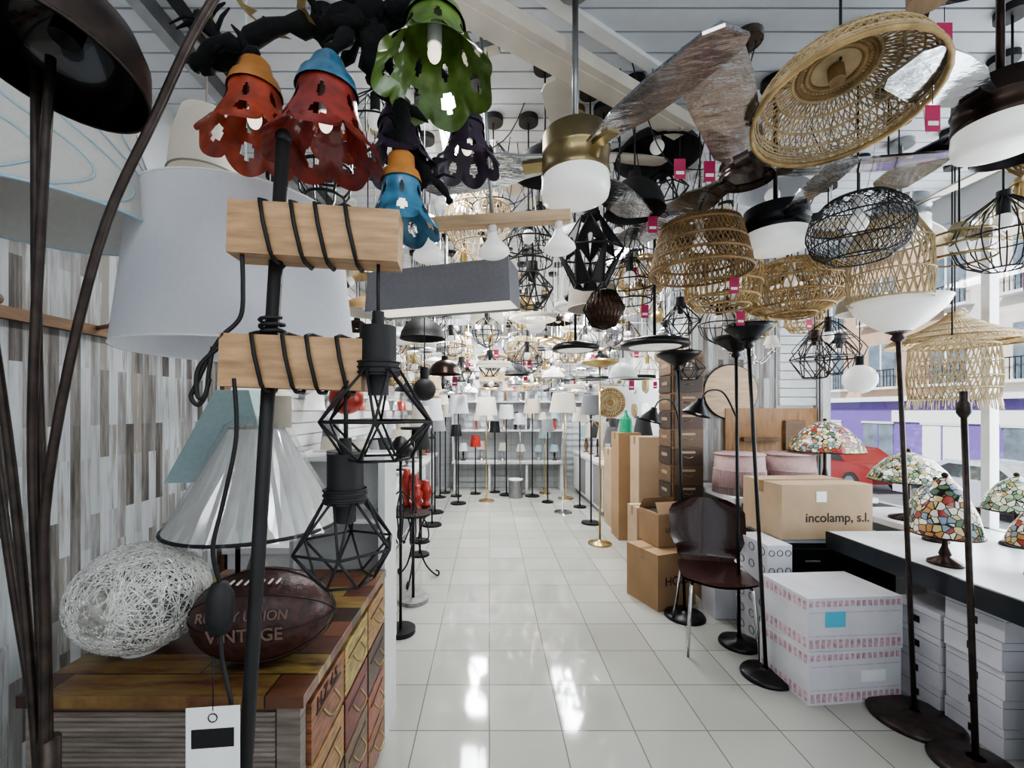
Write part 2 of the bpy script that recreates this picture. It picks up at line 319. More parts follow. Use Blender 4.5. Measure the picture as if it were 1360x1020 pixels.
def drumpend(x,y,z,r0,r1,h,m=LINEN,name='drum_pendant_lamp',cm=None):
    b=B(); b.lathe([(r0,0),(r1,h)],m,48); b.lathe([(r0-.004,0),(r1-.004,h)],m,48); b.ring(r0,0,.003,WHITEP,48); b.ring(r1,h,.003,WHITEP,48)
    for a in range(3): b.tube([(0,0,h-.04),(r1*cos(a*2.09),r1*sin(a*2.09),h-.002)],.002,WHITEP,4)
    b.cyl(.02,h-.12,h-.03,WHITEP,12); b.sph(.035,OPAL,TM(0,0,h-.15),seg=14); b.hang(h-.04,CEIL-z,.003,cm or WHITEP)
    return b.build(name,(x,y,z))
def fan(x,y,z,L,angs,bm,motor,r=.11,w=.13,mh=.15,light=OPAL,name='ceiling_fan',tags=(),ld=.1,rod=None):
    b=B(); 
    if light: b.lathe([(0,-ld),(r*.7,-ld+.002),(r*.98,-ld*.85),(r*1.03,-ld*.5),(r*1.0,-.0)],light,36)
    b.lathe([(r,0),(r*1.03,.012),(r,.02),(r,mh*.5),(r*1.04,mh*.53),(r,mh*.56),(r*.98,mh),(r*.5,mh+.02),(.02,mh+.03)],motor,36)
    for a in angs:
        T=TM(0,0,mh*.45,rz=a)@TM(0,0,0,rx=.2)
        P=[(r*.8,w*.25),(r*1.6,w*.35),(r*2.2,w*.5),(L*.7,w*.56),(L*.94,w*.5),(L,w*.3)]
        n=len(P); vs=[(px,py,zz) for zz in(-.004,.004) for px,py in P]+[(px,-py,zz) for zz in(-.004,.004) for px,py in P]
        fs=[]
        for i in range(n-1):
            fs+= [(i,i+1,2*n+i+1,2*n+i),(n+i,3*n+i,3*n+i+1,n+i+1),(i,n+i,n+i+1,i+1),(2*n+i,2*n+i+1,3*n+i+1,3*n+i)]
        fs.append((n-1,2*n-1,4*n-1,3*n-1))
        b.add(vs,fs,bm,False,T); b.box(r*1.15,0,-.008,r*.9,.05,.008,motor,T)
    b.hang(mh+.02,CEIL-z,.011,rod or motor,.06)
    for t in tags: b.tag(*t)
    return b.build(name,(x,y,z))
def disc(x,y,z,r,m=BLACK,name='flush_ceiling_light',h=.06):
    b=B(); b.lathe([(0,0),(r*.72,0),(r*.78,.008)],OPAL,32); b.lathe([(r*.76,.002),(r*.95,0),(r,.012),(r*.97,h*.6),(r*.5,h),(.03,h*1.2)],m,32); b.hang(h,CEIL-z,.01,m,.05); return b.build(name,(x,y,z))
def ringl(x,y,z,r,m=WHITEP,name='led_ring_pendant_light'):
    b=B(); b.lathe([(r,0),(r,.03),(r-.025,.03),(r-.025,0)],m,32); b.lathe([(r-.025,-.001),(r,-.001)],GLOW,32)
    for a in range(3): b.tube([(r*cos(a*2.1),r*sin(a*2.1),.02),(0,0,CEIL-z-.02)],.0015,STEEL,3)
    b.cyl(.06,CEIL-z-.03,CEIL-z,m,16); return b.build(name,(x,y,z))
def chand(x,y,z,r,m=BRASS,n=6,name='chandelier',sh=None):
    b=B(); b.lathe([(0,-.03),(.02,-.02),(.012,0),(.035,.03),(.015,.07),(.012,.2),(.025,.22),(.008,.26)],m,16)
    for i in range(n):
        a=2*pi*i/n; p=[(r*t*cos(a),r*t*sin(a),.03-.09*sin(pi*t)*(1-t*.4)+.05*t) for t in(0,.2,.4,.6,.8,1)]
        b.tube(p,.006,m,5); T=TM(r*cos(a),r*sin(a),.08); b.cyl(.022,0,.008,m,12,T); b.cyl(.009,0,.07,WHITEP,8,T)
        if sh: b.lathe([(.06,.04),(.035,.11)],sh,16,T)
        else: b.lathe([(.009,.07),(.014,.09),(.0,.125)],OPAL,10,T)
    b.hang(.25,CEIL-z,.004,m); return b.build(name,(x,y,z))
def bulbp(x,y,z,m=OPAL,r=.06,name='globe_pendant_lamp',cap=BLACK):
    b=B(); b.sph(r,m,TM(0,0,r)); b.cyl(.022,2*r-.01,2*r+.05,cap,14); b.hang(2*r+.04,CEIL-z,.003); return b.build(name,(x,y,z))
def tablelamp(x,y,z,r,h,sm=CREAM,bm=PAINTW,name='table_lamp',sh=.45,kind=0):
    b=B(); hb=h*(1-sh)
    if kind==0: b.lathe([(0,0),(r*.5,0),(r*.5,.012),(.02,.03),(.03,hb*.2),(r*.35,hb*.45),(r*.25,hb*.7),(.015,hb*.9),(.01,hb*1.1)],bm,20)
    else: b.lathe([(0,0),(r*.5,0),(r*.48,.012),(.014,.025),(.012,hb*.5),(.02,hb*.55),(.01,hb*1.1)],bm,20)
    b.lathe([(r,hb),(r*.62,h)],sm,32); b.lathe([(r-.003,hb),(r*.62-.003,h)],sm,32); b.tube([(-r*.62,0,h-.003),(r*.62,0,h-.003)],.002,bm,4); b.tube([(0,0,hb),(0,0,h)],.004,bm,5)
    return b.build(name,(x,y,z))
def floorlamp(x,y,h,r,sh,sm=CREAM,bm=BLACK,name='floor_lamp',rb=.13):
    b=B(); b.cyl(rb,0,.02,bm,32,r2=rb*.95); b.tube([(0,0,.02),(0,0,h-.02)],.011,bm,8)
    b.lathe([(r,h-sh),(r*.75,h)],sm,32); b.lathe([(r-.003,h-sh),(r*.75-.003,h)],sm,32); b.tube([(-r*.75,0,h-.003),(r*.75,0,h-.003)],.002,bm,4)
    return b.build(name,(x,y,0))

# ------------------------------------------------------------------ LEFT FOREGROUND
b=B(); H=.8; x0,x1,y0,y1=-1.14,-.47,1.07,1.88
b.bx(x0,x1,y0,y1,.06,H-.03,MWOOD); b.bx(x0-.02,x1+.015,y0-.02,y1+.01,H-.03,H,TOPW)
for sx in(x0+.04,x1-.04):
    for sy in(y0+.04,y1-.04): b.bx(sx-.03,sx+.03,sy-.03,sy+.03,0,.06,MWOOD)
z=.07
while z<H-.045: b.tube([(x0+.03,y0-.003,z),(x1-.06,y0-.003,z)],.0065,DIST,6); z+=.0125
b.bx(x1-.055,x1+.004,y0-.012,y0+.02,.06,H-.03,DIST); b.bx(x0-.004,x0+.035,y0-.012,y0+.02,.06,H-.03,DIST)
dc=[mat('drawer_%d'%i,h,.45,0,.35,9,stretch=(1,2,14)) for i,h in enumerate(['#8a4a30','#a08a4c','#4d352a','#713a2c','#9a7448','#6e5640','#86583e','#6b3028'])]
k=0
for row in range(4):
    for col in range(3):
        za=.08+row*.17; ya=y0+.03+col*.26; b.bx(x1,x1+.014,ya,ya+.245,za,za+.158,dc[(k*3+row)%8]); 
        b.bx(x1+.014,x1+.016,ya+.03,ya+.215,za+.105,za+.112,INK_SHADE)
        b.tube(smooth([(x1+.014,ya+.08,za+.09),(x1+.035,ya+.09,za+.065),(x1+.035,ya+.155,za+.065),(x1+.014,ya+.165,za+.09)]),.004,BRASS,6); k+=1
ch=b.build('patchwork_chest_of_drawers',bevel=.003)
label(ch,'H.Z 4.5',(x1+.0155,1.21,.72),(pi/2,0,pi/2),.05,INK_SHADE,'stencil')
b=B(); b.bx(-.9,-.88,1.93,2.16,0,1.3,PAINTW); b.bx(-.5,-.47,1.93,2.16,0,1.3,PAINTW); b.bx(-.88,-.5,2.14,2.16,0,1.3,PAINTW)
for zz in(.05,.36,.68,1.0,1.28): b.bx(-.88,-.5,1.93,2.14,zz-.01,zz+.01,PAINTW)
b.build('white_bookcase')
# string ball lamp
b=B(); rnd=random.Random(3)
for i in range(210):
    q=Euler((rnd.uniform(0,6.3),rnd.uniform(0,6.3),rnd.uniform(0,6.3))).to_matrix(); off=rnd.uniform(-.6,.6); rr=math.sqrt(1-off*off)
    pts=[]
    for k in range(22):
        v=q@Vector((rr*cos(2*pi*k/22),rr*sin(2*pi*k/22),off)); pts.append((v.x*.18,v.y*.16,v.z*.152))
    b.tube(pts,.0016,STRING if i%4 else GLITT,4,True)
for i in range(500):
    v=Vector((rnd.gauss(0,1),rnd.gauss(0,1),rnd.gauss(0,1))).normalized(); b.sph(.0025,GLITT,TM(v.x*.181,v.y*.161,v.z*.153),seg=5)
b.lathe([(.175*sin(pi*i/12)*.93,-.148*cos(pi*i/12)*.95) for i in range(13)],mat('string_core','#a19d96',.7,0,.3,60),32)
b.cyl(.05,-.156,-.14,WHITEP); b.build('string_ball_lamp',(-1.02,1.26,H+.156))
# rugby ball
b=B(); pr=[(.125*math.sqrt(max(0,1-(t/10-1)**2))**1.15,.195*(t/10-1)) for t in range(21)]
b.lathe(pr,LEATH,36,TM(ry=pi/2))
for i in range(4):
    a=pi*i/4
    b.tube([(.196*cos(t*2*pi/40), .1265*abs(sin(t*2*pi/40))**1.15*(1 if t<20 else -1)*cos(a),.1265*abs(sin(t*2*pi/40))**1.15*(1 if t<20 else -1)*sin(a)) for t in range(40)],.0018,INK_SHADE,4,True)
for i in range(7): b.box(-.06+i*.02,-.06,.112,.005,.03,.004,STRING,None)
rb=b.build('rugby_ball',(-.64,1.22,H+.124),(0,0,.12))
BP=mat('ball_print','#70584e',.6); label(rb,'RUGBY UNION',(-.01,-.1185,.045),(1.2,0,0),.033,BP); label(rb,'VINTAGE',(0,-.1275,-.0),(1.57,0,0),.045,BP)
# cone shade wrapped in film on table lamp
b=B(); b.lathe([(0,0),(.09,0),(.09,.02),(.03,.04),(.05,.1),(.02,.2),(.015,.34)],TAUPE,24)
b.lathe([(.275,.31),(.22,.39),(.155,.51),(.085,.64)],mat('shade_ivory','#d2d1cb',.8,0,.04,30,transl=.25),48); b.ring(.275,.31,.006,MATBLK,48); b.ring(.085,.64,.004,TAUPE)
vs=[];fs=[]
for j,(r,z) in enumerate([(.28,.3),(.23,.39),(.165,.51),(.1,.65),(.05,.68)]):
    for i in range(72): a=2*pi*i/72; q=r*(1+.022*(-1)**i*(1+.5*sin(i*1.7+j))); vs.append((q*cos(a),q*sin(a),z))
for j in range(4):
    for i in range(72): k=(i+1)%72; fs.append((j*72+i,j*72+k,(j+1)*72+k,(j+1)*72+i))
b.add(vs,fs,PLFILM,False); b.cyl(.045,.64,.75,TAUPE,20,TM(.07,0,0))
b.build('wrapped_table_lamp',(-.81,1.50,H))
# teal pyramid lamp
b=B(); b.cyl(.07,0,.02,BLACK); b.tube([(0,0,.02),(0,0,.7)],.01,BLACK,8)
q=[(-.18,-.18,.44),(.18,-.18,.44),(.18,.18,.44),(-.18,.18,.44),(-.06,-.06,.78),(.06,-.06,.78),(.06,.06,.78),(-.06,.06,.78)]
b.add(q,[(0,1,5,4),(1,2,6,5),(2,3,7,6),(3,0,4,7)],TEAL); b.build('square_shade_table_lamp',(-1.02,1.74,H),(0,0,.2))
drumpend(-.76,1.34,1.68,.325,.28,.42,LINEN,'white_drum_pendant_lamp')
# cream patterned shade
b=B(); PSH=mat('shade_patterned_base','#c9c7c2',.9,0,.03,90,transl=.2); b.lathe([(.24,0),(.17,.3)],PSH,48); b.lathe([(.236,0),(.166,.3)],PSH,48); b.ring(.24,0,.004,PAT,48)
for i in range(8):
    pts=[]
    for k in range(25):
        t=k/24; zz=.29*t; rr=.2415-.07*zz/.3; a=2*pi*i/8+.38*sin(pi*t*2); pts.append((rr*cos(a),rr*sin(a),zz))
    b.tube(pts,.0025,PAT,4)
    b.tube([(x*cos(.39)-y*sin(.39),x*sin(.39)+y*cos(.39),z) for x,y,z in pts],.0025,PAT,4)
b.tube([(-.166,0,.3),(.166,0,.3)],.003,WHITEP); b.hang(.29,CEIL-1.97,.003,WHITEP); b.build('patterned_drum_pendant_lamp',(-1.10,1.06,1.97))
b=B(); b.lathe([(.13,0),(.115,.15),(.085,.25)],CREAM,36); b.ring(.13,0,.004,TAUPE); b.tube([(-.085,0,.25),(.085,0,.25)],.003,TAUPE); b.hang(.25,CEIL-2.42,.004,TAUPE); b.build('cream_pendant_lamp',(-1.12,1.7,2.42))
# multi-stem arc lamp with dome head
b=B(); px,py=-.74,.72
b.cyl(.16,0,.025,BROWNROD,36,TM(px,py,0)); b.tube([(px,py,.02),(px,py,.95)],.016,BROWNROD,10)
rods=[[(-.735,.72,.6),(-.745,.72,1.2),(-.748,.71,1.6),(-.74,.70,2.06)],
      [(-.73,.72,.6),(-.752,.72,1.1),(-.745,.7,1.5),(-.695,.68,2.06)],
      [(-.74,.71,.7),(-.735,.71,1.1),(-.72,.70,1.38),(-.64,.70,1.76),(-.545,.70,1.98),(-.45,.7,2.17),(-.3,.72,2.4)],
      [(-.75,.73,.6),(-.765,.72,1.0),(-.79,.71,1.4),(-.83,.7,1.75)],
      [(-.745,.73,.6),(-.775,.74,.9),(-.84,.75,1.25),(-.9,.75,1.7)]]
for r in rods: b.tube(smooth(r),.0068,BROWNROD,8)
def head(T,r=.125,m=BLKIN):
    pr=[(r,0),(r*.98,.02),(r*.9,.06),(r*.68,.1),(r*.35,.125),(r*.22,.135),(r*.2,.18),(.001,.185)]
    b.lathe(pr,BROWNROD,40,T); b.lathe([(a*.975,z-.002) for a,z in pr[:-1]],m,40,T); b.cyl(.02,.05,.12,BLACK,14,T); b.ring(r,0,.003,BROWNROD,40,T=T)
    for i in range(4): b.box(.03*cos(i*1.57),.03*sin(i*1.57),.12,.03,.006,.003,GOLD,T,rz=i*1.57)
head(TM(-.67,.66,2.03,rx=-.22,ry=.12),.12)
b.build('multi_arm_floor_lamp')
# wood block floor lamp
b=B(); Y=.85
def pole(z): return -.53+.06*z
b.cyl(.15,0,.02,MATBLK,40,TM(-.53,Y,0)); b.tube([(-.53,Y,.02),(pole(2.04),Y,2.04)],.0135,MATBLK,12); b.sph(.016,MATBLK,TM(pole(2.04),Y,2.04))
for (xa,xb,zc) in((-.495,-.178,1.842),(-.512,-.248,1.592)):
    T=TM((xa+xb)/2,Y+.0,zc,ry=.03,rz=.08); b.box(0,0,0,xb-xa,.07,.1,OAK,T)
    for i in range(4):
        u=-.5*(xb-xa)+.06+i*.05+.006*(i%2); s=.022
        loop=[(u,-.04,.05),(u+s*.35,-.042,.01),(u+s,-.042,-.045),(u+s,-.02,-.056),(u+s,.02,-.056),(u+s*.9,.042,-.04),(u+.02,.042,.04),(u+.012,.02,.056),(u+.003,-.02,.056)]
        b.tube(loop,.0042,MATBLK,6,True,T)
b.tube([(pole(1.66)+.022*cos(k*.6),Y+.022*sin(k*.6),1.645+k*.0012) for k in range(32)],.004,MATBLK,6)
b.tube(smooth([(-.47,Y-.035,1.8),(-.468,Y-.035,1.74),(-.475,Y-.03,1.68),(-.5,Y-.04,1.645)]),.0042,MATBLK,6)
b.tube(smooth([(-.5,Y-.042,1.645),(-.53,Y-.04,1.6),(-.555,Y-.04,1.545),(-.563,Y-.04,1.525),(-.55,Y-.04,1.51),(-.535,Y-.04,1.53),(-.53,Y-.04,1.57),(-.522,Y-.04,1.62)]),.0042,MATBLK,6)
b.tube(smooth([(-.51,Y-.04,1.62),(-.545,Y-.045,1.58),(-.548,Y-.045,1.53),(-.535,Y-.045,1.525),(-.525,Y-.045,1.56)]),.0042,MATBLK,6)
b.tube(smooth([(-.48,Y-.043,1.56),(-.476,Y-.043,1.45),(-.5,Y-.043,1.33),(-.52,Y-.043,1.24),(-.515,Y-.03,1.17)]),.004,MATBLK,6)
b.tube(smooth([(-.515,Y-.03,1.08),(-.51,Y-.03,1.02),(-.495,Y-.03,.95),(-.5,Y-.02,.9),(-.52,Y-.02,.86)]),.004,MATBLK,6)
b.lathe([(0,-.055),(.016,-.05),(.025,-.02),(.025,.02),(.014,.045),(0,.05)],MATBLK,16,TM(-.515,Y-.03,1.125))
def cage(x,z,r,h,ctop):
    n=6; T=TM(x,Y,z)
    top=[(r*.36*cos(2*pi*i/n+.2),r*.36*sin(2*pi*i/n+.2),h) for i in range(n)]
    mid=[(r*cos(2*pi*(i+.5)/n+.2),r*sin(2*pi*(i+.5)/n+.2),h*.42) for i in range(n)]
    bot=[(r*.55*cos(2*pi*i/n+.2),r*.55*sin(2*pi*i/n+.2),0) for i in range(n)]
    for i in range(n):
        j=(i+1)%n
        for p,q in((top[i],top[j]),(top[i],mid[i]),(top[j],mid[i]),(mid[i],mid[j]),(mid[i],bot[i]),(mid[i],bot[j]),(bot[i],bot[j])): b.tube([p,q],.0028,MATBLK,6,T=T)
    b.cyl(.041,h-.012,h+.012,MATBLK,28,T); b.cyl(.035,h+.012,h+.085,MATBLK,28,T); b.cyl(.012,h+.085,h+.115,MATBLK,14,T); b.cyl(.02,h-.05,h,MATBLK,20,T)
    for k in range(3): b.ring(.042,h-.006+k*.01,.002,MATBLK,24,T=T)
    b.tube([(0,0,h+.1),(0,0,ctop-z)],.004,MATBLK,6,T=T)
cage(-.22,1.405,.116,.175,1.80); cage(-.285,1.165,.1,.165,1.56)
T=TM(-.515,Y-.05,.94,rz=.1); b.tube([(0,0,.1),(.0,0,0)],.0012,TAGB,4,T=T)
b.box(0,0,-.065,.095,.0015,.145,TAGW,T); b.box(.0,-.0015,-.05,.075,.001,.035,TAGB,T); b.box(0,-.0015,-.115,.06,.001,.006,TAGB,T); b.ring(.008,0,.001,TAGB,10,T=T@TM(0,-.002,-.012,rx=pi/2))
b.build('wood_beam_floor_lamp')

# flower chandelier
b=B()
def flower(T,r,h,m,cap,n=7):
    nt,na=24,n*16; vs=[];fs=[]
    for j in range(nt+1):
        t=j/nt
        for i in range(na):
            a=2*pi*i/na; ph=(i%16)/16; lob=abs(sin(pi*ph))**.6
            if t<.35: rr=.02+(r*.56-.02)*sin(t/.35*pi/2)
            else: rr=r*.56+(r*.56)*((t-.35)/.65)**1.5
            ff=1 if t<.75 else 1-(1-lob)*.13*((t-.75)/.25)
            fl=1+.05*cos(2*pi*(ph-.5))*t
            vs.append((rr*fl*cos(a),rr*fl*sin(a),-h*t*ff))
    for j in range(nt):
        t=(j+.5)/nt
        for i in range(na):
            ph=((i+.5)%16)/16; k=(i+1)%na
            if ((ph-.5)/.2)**2+((t-.76)/.1)**2<1: continue
            if ((ph-.5)/.12)**2+((t-.48)/.09)**2<1: continue
            fs.append((j*na+i,j*na+k,(j+1)*na+k,(j+1)*na+i))
    b.add(vs,fs,m,True,T)
    b.add([tuple(Vector(v)*.97) for v in vs],fs,m,True,T)
    b.lathe([(.015,.03),(.03,.015),(r*.4,-.015),(r*.52,-h*.14),(r*.6,-h*.28)],cap,24,T)
    b.cyl(.016,-h*.5,-.01,WHITEP,10,T); b.sph(.015,SOFTLIT,T@TM(0,0,-h*.58),1.6,12)
FY=.95
flower(TM(-.517,FY,2.25,rx=-.05),.095,.185,ORG,ORGC); flower(TM(-.345,FY-.03,2.235,ry=.05),.11,.2,RED,BLU)
flower(TM(-.12,FY,2.39,rx=-.12),.115,.19,GRN,GRN); flower(TM(-.205,FY+.05,2.075),.08,.165,BLU,ORGC); flower(TM(-.225,FY+.12,2.25),.09,.16,PUR,PUR)
flower(TM(-.06,FY+.2,2.3),.08,.16,PUR,PUR); flower(TM(-.42,FY+.2,2.36),.08,.15,ORG,ORGC)
rn=random.Random(5)
BARK=mat('black_bark','#070707',.95,0,.2,40,bump=.8)
def branch(p,q,r0,r1,n=16,am=.03,sub=4):
    p=Vector(p);q=Vector(q); pts=[];rs=[]; ph=[rn.uniform(0,6) for _ in range(3)]
    for i in range(n+1):
        t=i/n; v=p.lerp(q,t)+Vector((sin(t*9+ph[0]),sin(t*11+ph[1]),sin(t*8+ph[2])))*am*sin(pi*t); pts.append(v); rs.append((r0+(r1-r0)*t)*(1+.35*sin(t*37+ph[1])))
    b.tube(pts,rs,BARK,8)
    for k in range(sub):
        i=rn.randrange(3,n); d=Vector((rn.uniform(-1,1),rn.uniform(-.4,.4),rn.uniform(-.6,.8))).normalized()*rn.uniform(.04,.09); b.tube([pts[i],pts[i]+d*.5+Vector((0,0,.01)),pts[i]+d],[rs[i]*.7,rs[i]*.5,.002],BARK,6)
branch((-.3,1.0,2.42),(-.66,.95,2.27),.028,.012,sub=6); branch((-.66,.95,2.27),(-.5,.93,2.28),.016,.012,am=.02)
branch((-.3,1.0,2.42),(-.36,.93,2.26),.024,.012,am=.02); branch((-.3,1.0,2.42),(-.12,.95,2.4),.026,.014,am=.02)
branch((-.28,1.0,2.4),(-.2,1.02,2.08),.026,.014,am=.03,sub=6); branch((-.2,1.02,2.12),(-.1,1.1,2.03),.016,.008,am=.02); branch((-.3,1.0,2.42),(-.24,1.07,2.26),.022,.012)
branch((-.3,1.0,2.42),(-.42,1.15,2.38),.018,.01); branch((-.3,1.0,2.42),(-.05,1.15,2.32),.022,.012); branch((-.6,.95,2.3),(-.66,1.0,2.42),.014,.006); branch((-.3,1.0,2.38),(-.31,1.0,2.75),.03,.02,am=.02)
LEAFG=mat('gilt_leaf','#8d7a4e',.5,.5,.2)
for (x,y,z,a) in((-.5,1.0,2.38,.3),(-.56,.98,2.42,1.2),(-.42,.96,2.4,2.1),(-.34,.95,2.45,.5),(-.15,1,2.47,1),(-.62,.96,2.36,2)):
    T=TM(x,y,z,rx=1.1,rz=a); vs=[(0,0,0)]+[((.05 if i%2 else .02)*cos(pi*i/5),(.05 if i%2 else .02)*sin(pi*i/5),.008*(i%2)) for i in range(10)]
    b.add(vs,[(0,i+1,(i+1)%10+1) for i in range(10)],LEAFG,False,T)
b.tube([(-.31,1.0,2.74),(-.31,1.0,CEIL-.01)],.006,BLACK,6); b.cyl(.07,CEIL-.03,CEIL,BLACK,20,TM(-.31,1.0,0))
b.build('flower_branch_chandelier')

# ------------------------------------------------------------------ CEILING HEROES
D=math.radians
fan(.30,1.5,2.31,.58,[D(165),D(50),D(-62)],FILM,BRASS,.115,.16,.15,ld=.08,rod=STEEL)
fan(1.03,1.72,2.42,.80,[D(232),D(-8),D(110)],FILMG,FILMB,.1,.16,.07,light=None,tags=((-.22,-.14,.0),(-.32,-.12,.02)))
fan(1.62,1.36,2.40,.5,[D(80),D(200),D(320)],FILM,BRONZE,.11,.13,.13,ld=.08,tags=((-.28,.0,.12),))
fan(1.3,1.95,2.3,.5,[D(20),D(140),D(260)],FILM,BLACK,.13,.12,.11,ld=.08)
fan(.42,2.15,2.72,.5,[D(10),D(130),D(250)],PALEW,BRASS,.1,.11,.16)
fan(1.75,1.05,2.66,.55,[D(40),D(160),D(280)],FILM,STEEL,.11,.13,.12)
fan(2.3,2.4,2.55,.6,[D(30),D(150),D(270)],PALEW,STEEL,.12,.12,.12)
b=B(); p=Vector((-.16,1.32,2.80)); q=Vector((.9,1.98,2.80)); d=q-p; ang=math.atan2(d.y,d.x)
T=TM(*((p+q)/2),rz=ang); b.box(0,0,0,d.length,.11,.05,PALEW,T); b.box(0,0,-.027,d.length-.08,.05,.006,PALEW,T)
for u in(-.4,.4): b.tube([(u,0,.02),(u,0,.195)],.004,STEEL,5,T=T)
b.box(0,0,.19,.9,.05,.02,WHITEP,T); b.build('linear_wood_pendant_light')
b=B(); b.box(.04,0,.0,.52,.045,.035,LWOOD)
for u in(-.2,.03,.26): b.cyl(.014,-.05,-.015,WHITEP,12,TM(u,0,0)); b.lathe([(.014,-.045),(.022,-.065),(.052,-.1),(.055,-.115),(.04,-.125),(0,-.128)],OPAL,24,TM(u,0,0))
b.tube([(.03,0,.01),(.03,0,CEIL-2.2)],.007,STEEL,6); b.cyl(.06,CEIL-2.225,CEIL-2.2,STEEL,18,TM(.03,0,0)); b.build('wood_bar_spotlight',(-.02,1.5,2.16),(0,-.06,0))
b=B()
for (ax,ay,bx_,by) in((-.32,-.09,.32,-.09),(.32,-.09,.32,.09),(.32,.09,-.32,.09),(-.32,.09,-.32,-.09)): b.add([(ax,ay,0),(bx_,by,0),(bx_*.97,by*.9,.17),(ax*.97,ay*.9,.17)],[(0,1,2,3)],GREYF)
b.box(0,0,.012,.62,.165,.006,GLOW)
for u in(-.2,.2): b.tube([(u,0,.02),(u,0,CEIL-1.92)],.0025,STEEL,4)
b.box(0,0,CEIL-1.92-.015,.5,.05,.03,STEEL); b.build('rectangular_fabric_pendant_lamp',(-.20,1.82,1.92),(0,0,-.3))
b=B(); T=TM(0,0,0,rx=-.2,ry=.06)
pr=[(.235,0),(.23,.03),(.215,.075),(.175,.115),(.12,.14),(.075,.15)]
b.weave(pr,54,1.0,.0022,RATT,7,T,14,.004); b.weave(pr,70,.35,.0018,BAMB,2,T,12,.008); b.ring(.1,.147,.009,BAMBD,32,T=T); b.ring(.07,.15,.007,BAMBD,32,T=T); b.lathe([(.1,.148),(.0,.155)],RATT,24,T)
for i in range(7): b.ring(.237-.0006*i*i,.006*i,.0025,RATT,40,3,T=T)
b.cyl(.022,.1,.15,BAMBD,14,T); b.hang(.148,CEIL-2.43,.004); b.tag(.15,-.16,.12,.04); b.tag(.18,-.1,-.06,.08); b.build('woven_bamboo_pendant_lamp',(1.08,1.32,2.43))
bamboo(1.46,1.70,2.1,[(.1,0),(.15,.04),(.172,.11),(.155,.18),(.1,.235),(.05,.25)],44,1.1,.0014,MATBLK,5,'black_mesh_pendant_lamp',ringr=.003,steps=16)
bamboo(1.86,2.0,2.01,[(.15,0),(.155,.12),(.15,.26),(.1,.36),(.05,.38)],30,.8,.003,RATT,5,'bamboo_lantern_pendant_lamp')
bamboo(1.22,2.25,2.04,[(.13,0),(.175,.05),(.185,.15),(.175,.27),(.12,.32)],38,0,.004,BAMB,6,'bamboo_lantern_pendant_lamp',tag=1)
bamboo(.98,2.0,2.14,[(.22,0),(.2,.1),(.17,.22),(.05,.24)],60,.7,.003,BAMBD,6,'woven_drum_pendant_lamp',ringr=.007,tag=1)
bamboo(1.76,2.5,2.06,[(.12,0),(.22,.04),(.28,.12),(.26,.22),(.16,.29),(.05,.3)],50,.5,.0042,BAMB,7,'wicker_basket_pendant_lamp')
bamboo(-.06,2.35,2.4,[(.13,0),(.18,.08),(.18,.18),(.12,.26),(.05,.27)],30,.6,.003,RATT,5)
b=B(); pr=[(.32,0),(.28,.035),(.16,.09),(.06,.15),(.03,.19)]; b.lathe(pr,RATT,40); b.weave(pr,50,.3,.003,BAMB,6,None,10,.006); b.hang(.19,CEIL-1.9); b.build('conical_straw_pendant_lamp',(2.82,2.6,1.9))
b=B(); b.weave([(.17,0),(.18,.12),(.17,.28),(.08,.33)],36,.7,.0032,RATT,7,None,12,.004)
for i in range(90): a=i*2*pi/90; b.tube([(.17*cos(a),.17*sin(a),.02),(.178*cos(a)+R(-.006,.006),.178*sin(a)+R(-.006,.006),R(-.06,-.03))],.0022,RATT,3)
b.hang(.32,CEIL-1.56); b.build('fringed_bamboo_pendant_lamp',(2.48,2.3,1.56))
wirecage(2.18,1.82,2.1,[(.06,0),(.13,.04),(.16,.13),(.13,.22),(.03,.3)],20,tag=1)
b=B(); b.lathe([(.11,0),(.115,.02),(.115,.07),(.11,.1)],LAMPG,32); b.ring(.115,.0,.005,BRASS); b.ring(.115,.05,.004,BRASS); b.ring(.11,.1,.005,BRASS); b.lathe([(.11,.1),(.04,.13),(.02,.16)],BRASS,28); b.sph(.035,OPAL,TM(0,0,.06)); b.hang(.15,CEIL-2.17); b.build('glass_and_brass_pendant_lamp',(2.08,1.9,2.17))
b=B()
for i in range(12): a=2*pi*i/12; b.tube([(.03*cos(a),.03*sin(a),.26),(.2*cos(a),.2*sin(a),.04),(.11*cos(a+.26),.11*sin(a+.26),-.06)],.0025,MATBLK,4)
b.ring(.2,.04,.003,MATBLK); b.ring(.11,-.06,.003,MATBLK); b.cyl(.03,.2,.27,WHITEP,14); b.hang(.25,CEIL-2.6); b.build('wire_umbrella_pendant_lamp',(0.02,2.2,2.6))
geo(.47,2.0,2.08,.15,.32,MATBLK,7,.005,'faceted_black_pendant_lamp',panels=True)
b=B(); b.weave([(.005,0),(.06,.02),(.1,.1),(.06,.18),(.005,.2)],26,1.2,.003,BRONZE,0,None,12); b.sph(.09,mat('copper_brown','#5a3a2a',.5,.3,.3,60),TM(0,0,.1)); b.hang(.2,CEIL-1.90); b.build('perforated_globe_pendant_lamp',(.565,2.12,1.90))
dome(.66,1.95,2.4,.13,.16,tag=1); dome(.84,2.15,2.76,.2,.13); dome(.24,1.85,2.52,.13,.12); dome(-.05,1.95,2.62,.08,.12,BLACK)
disc(1.0,2.6,1.88,.2); disc(.62,3.1,1.93,.17)
dome(-.42,2.7,1.95,.14,.14); dome(-.75,2.65,2.1,.16,.1,BAMBD,CREAM); bulbp(-.31,2.05,1.545,MATBLK,.055,'black_globe_pendant_lamp'); bulbp(2.2,2.55,1.6,OPAL,.085)
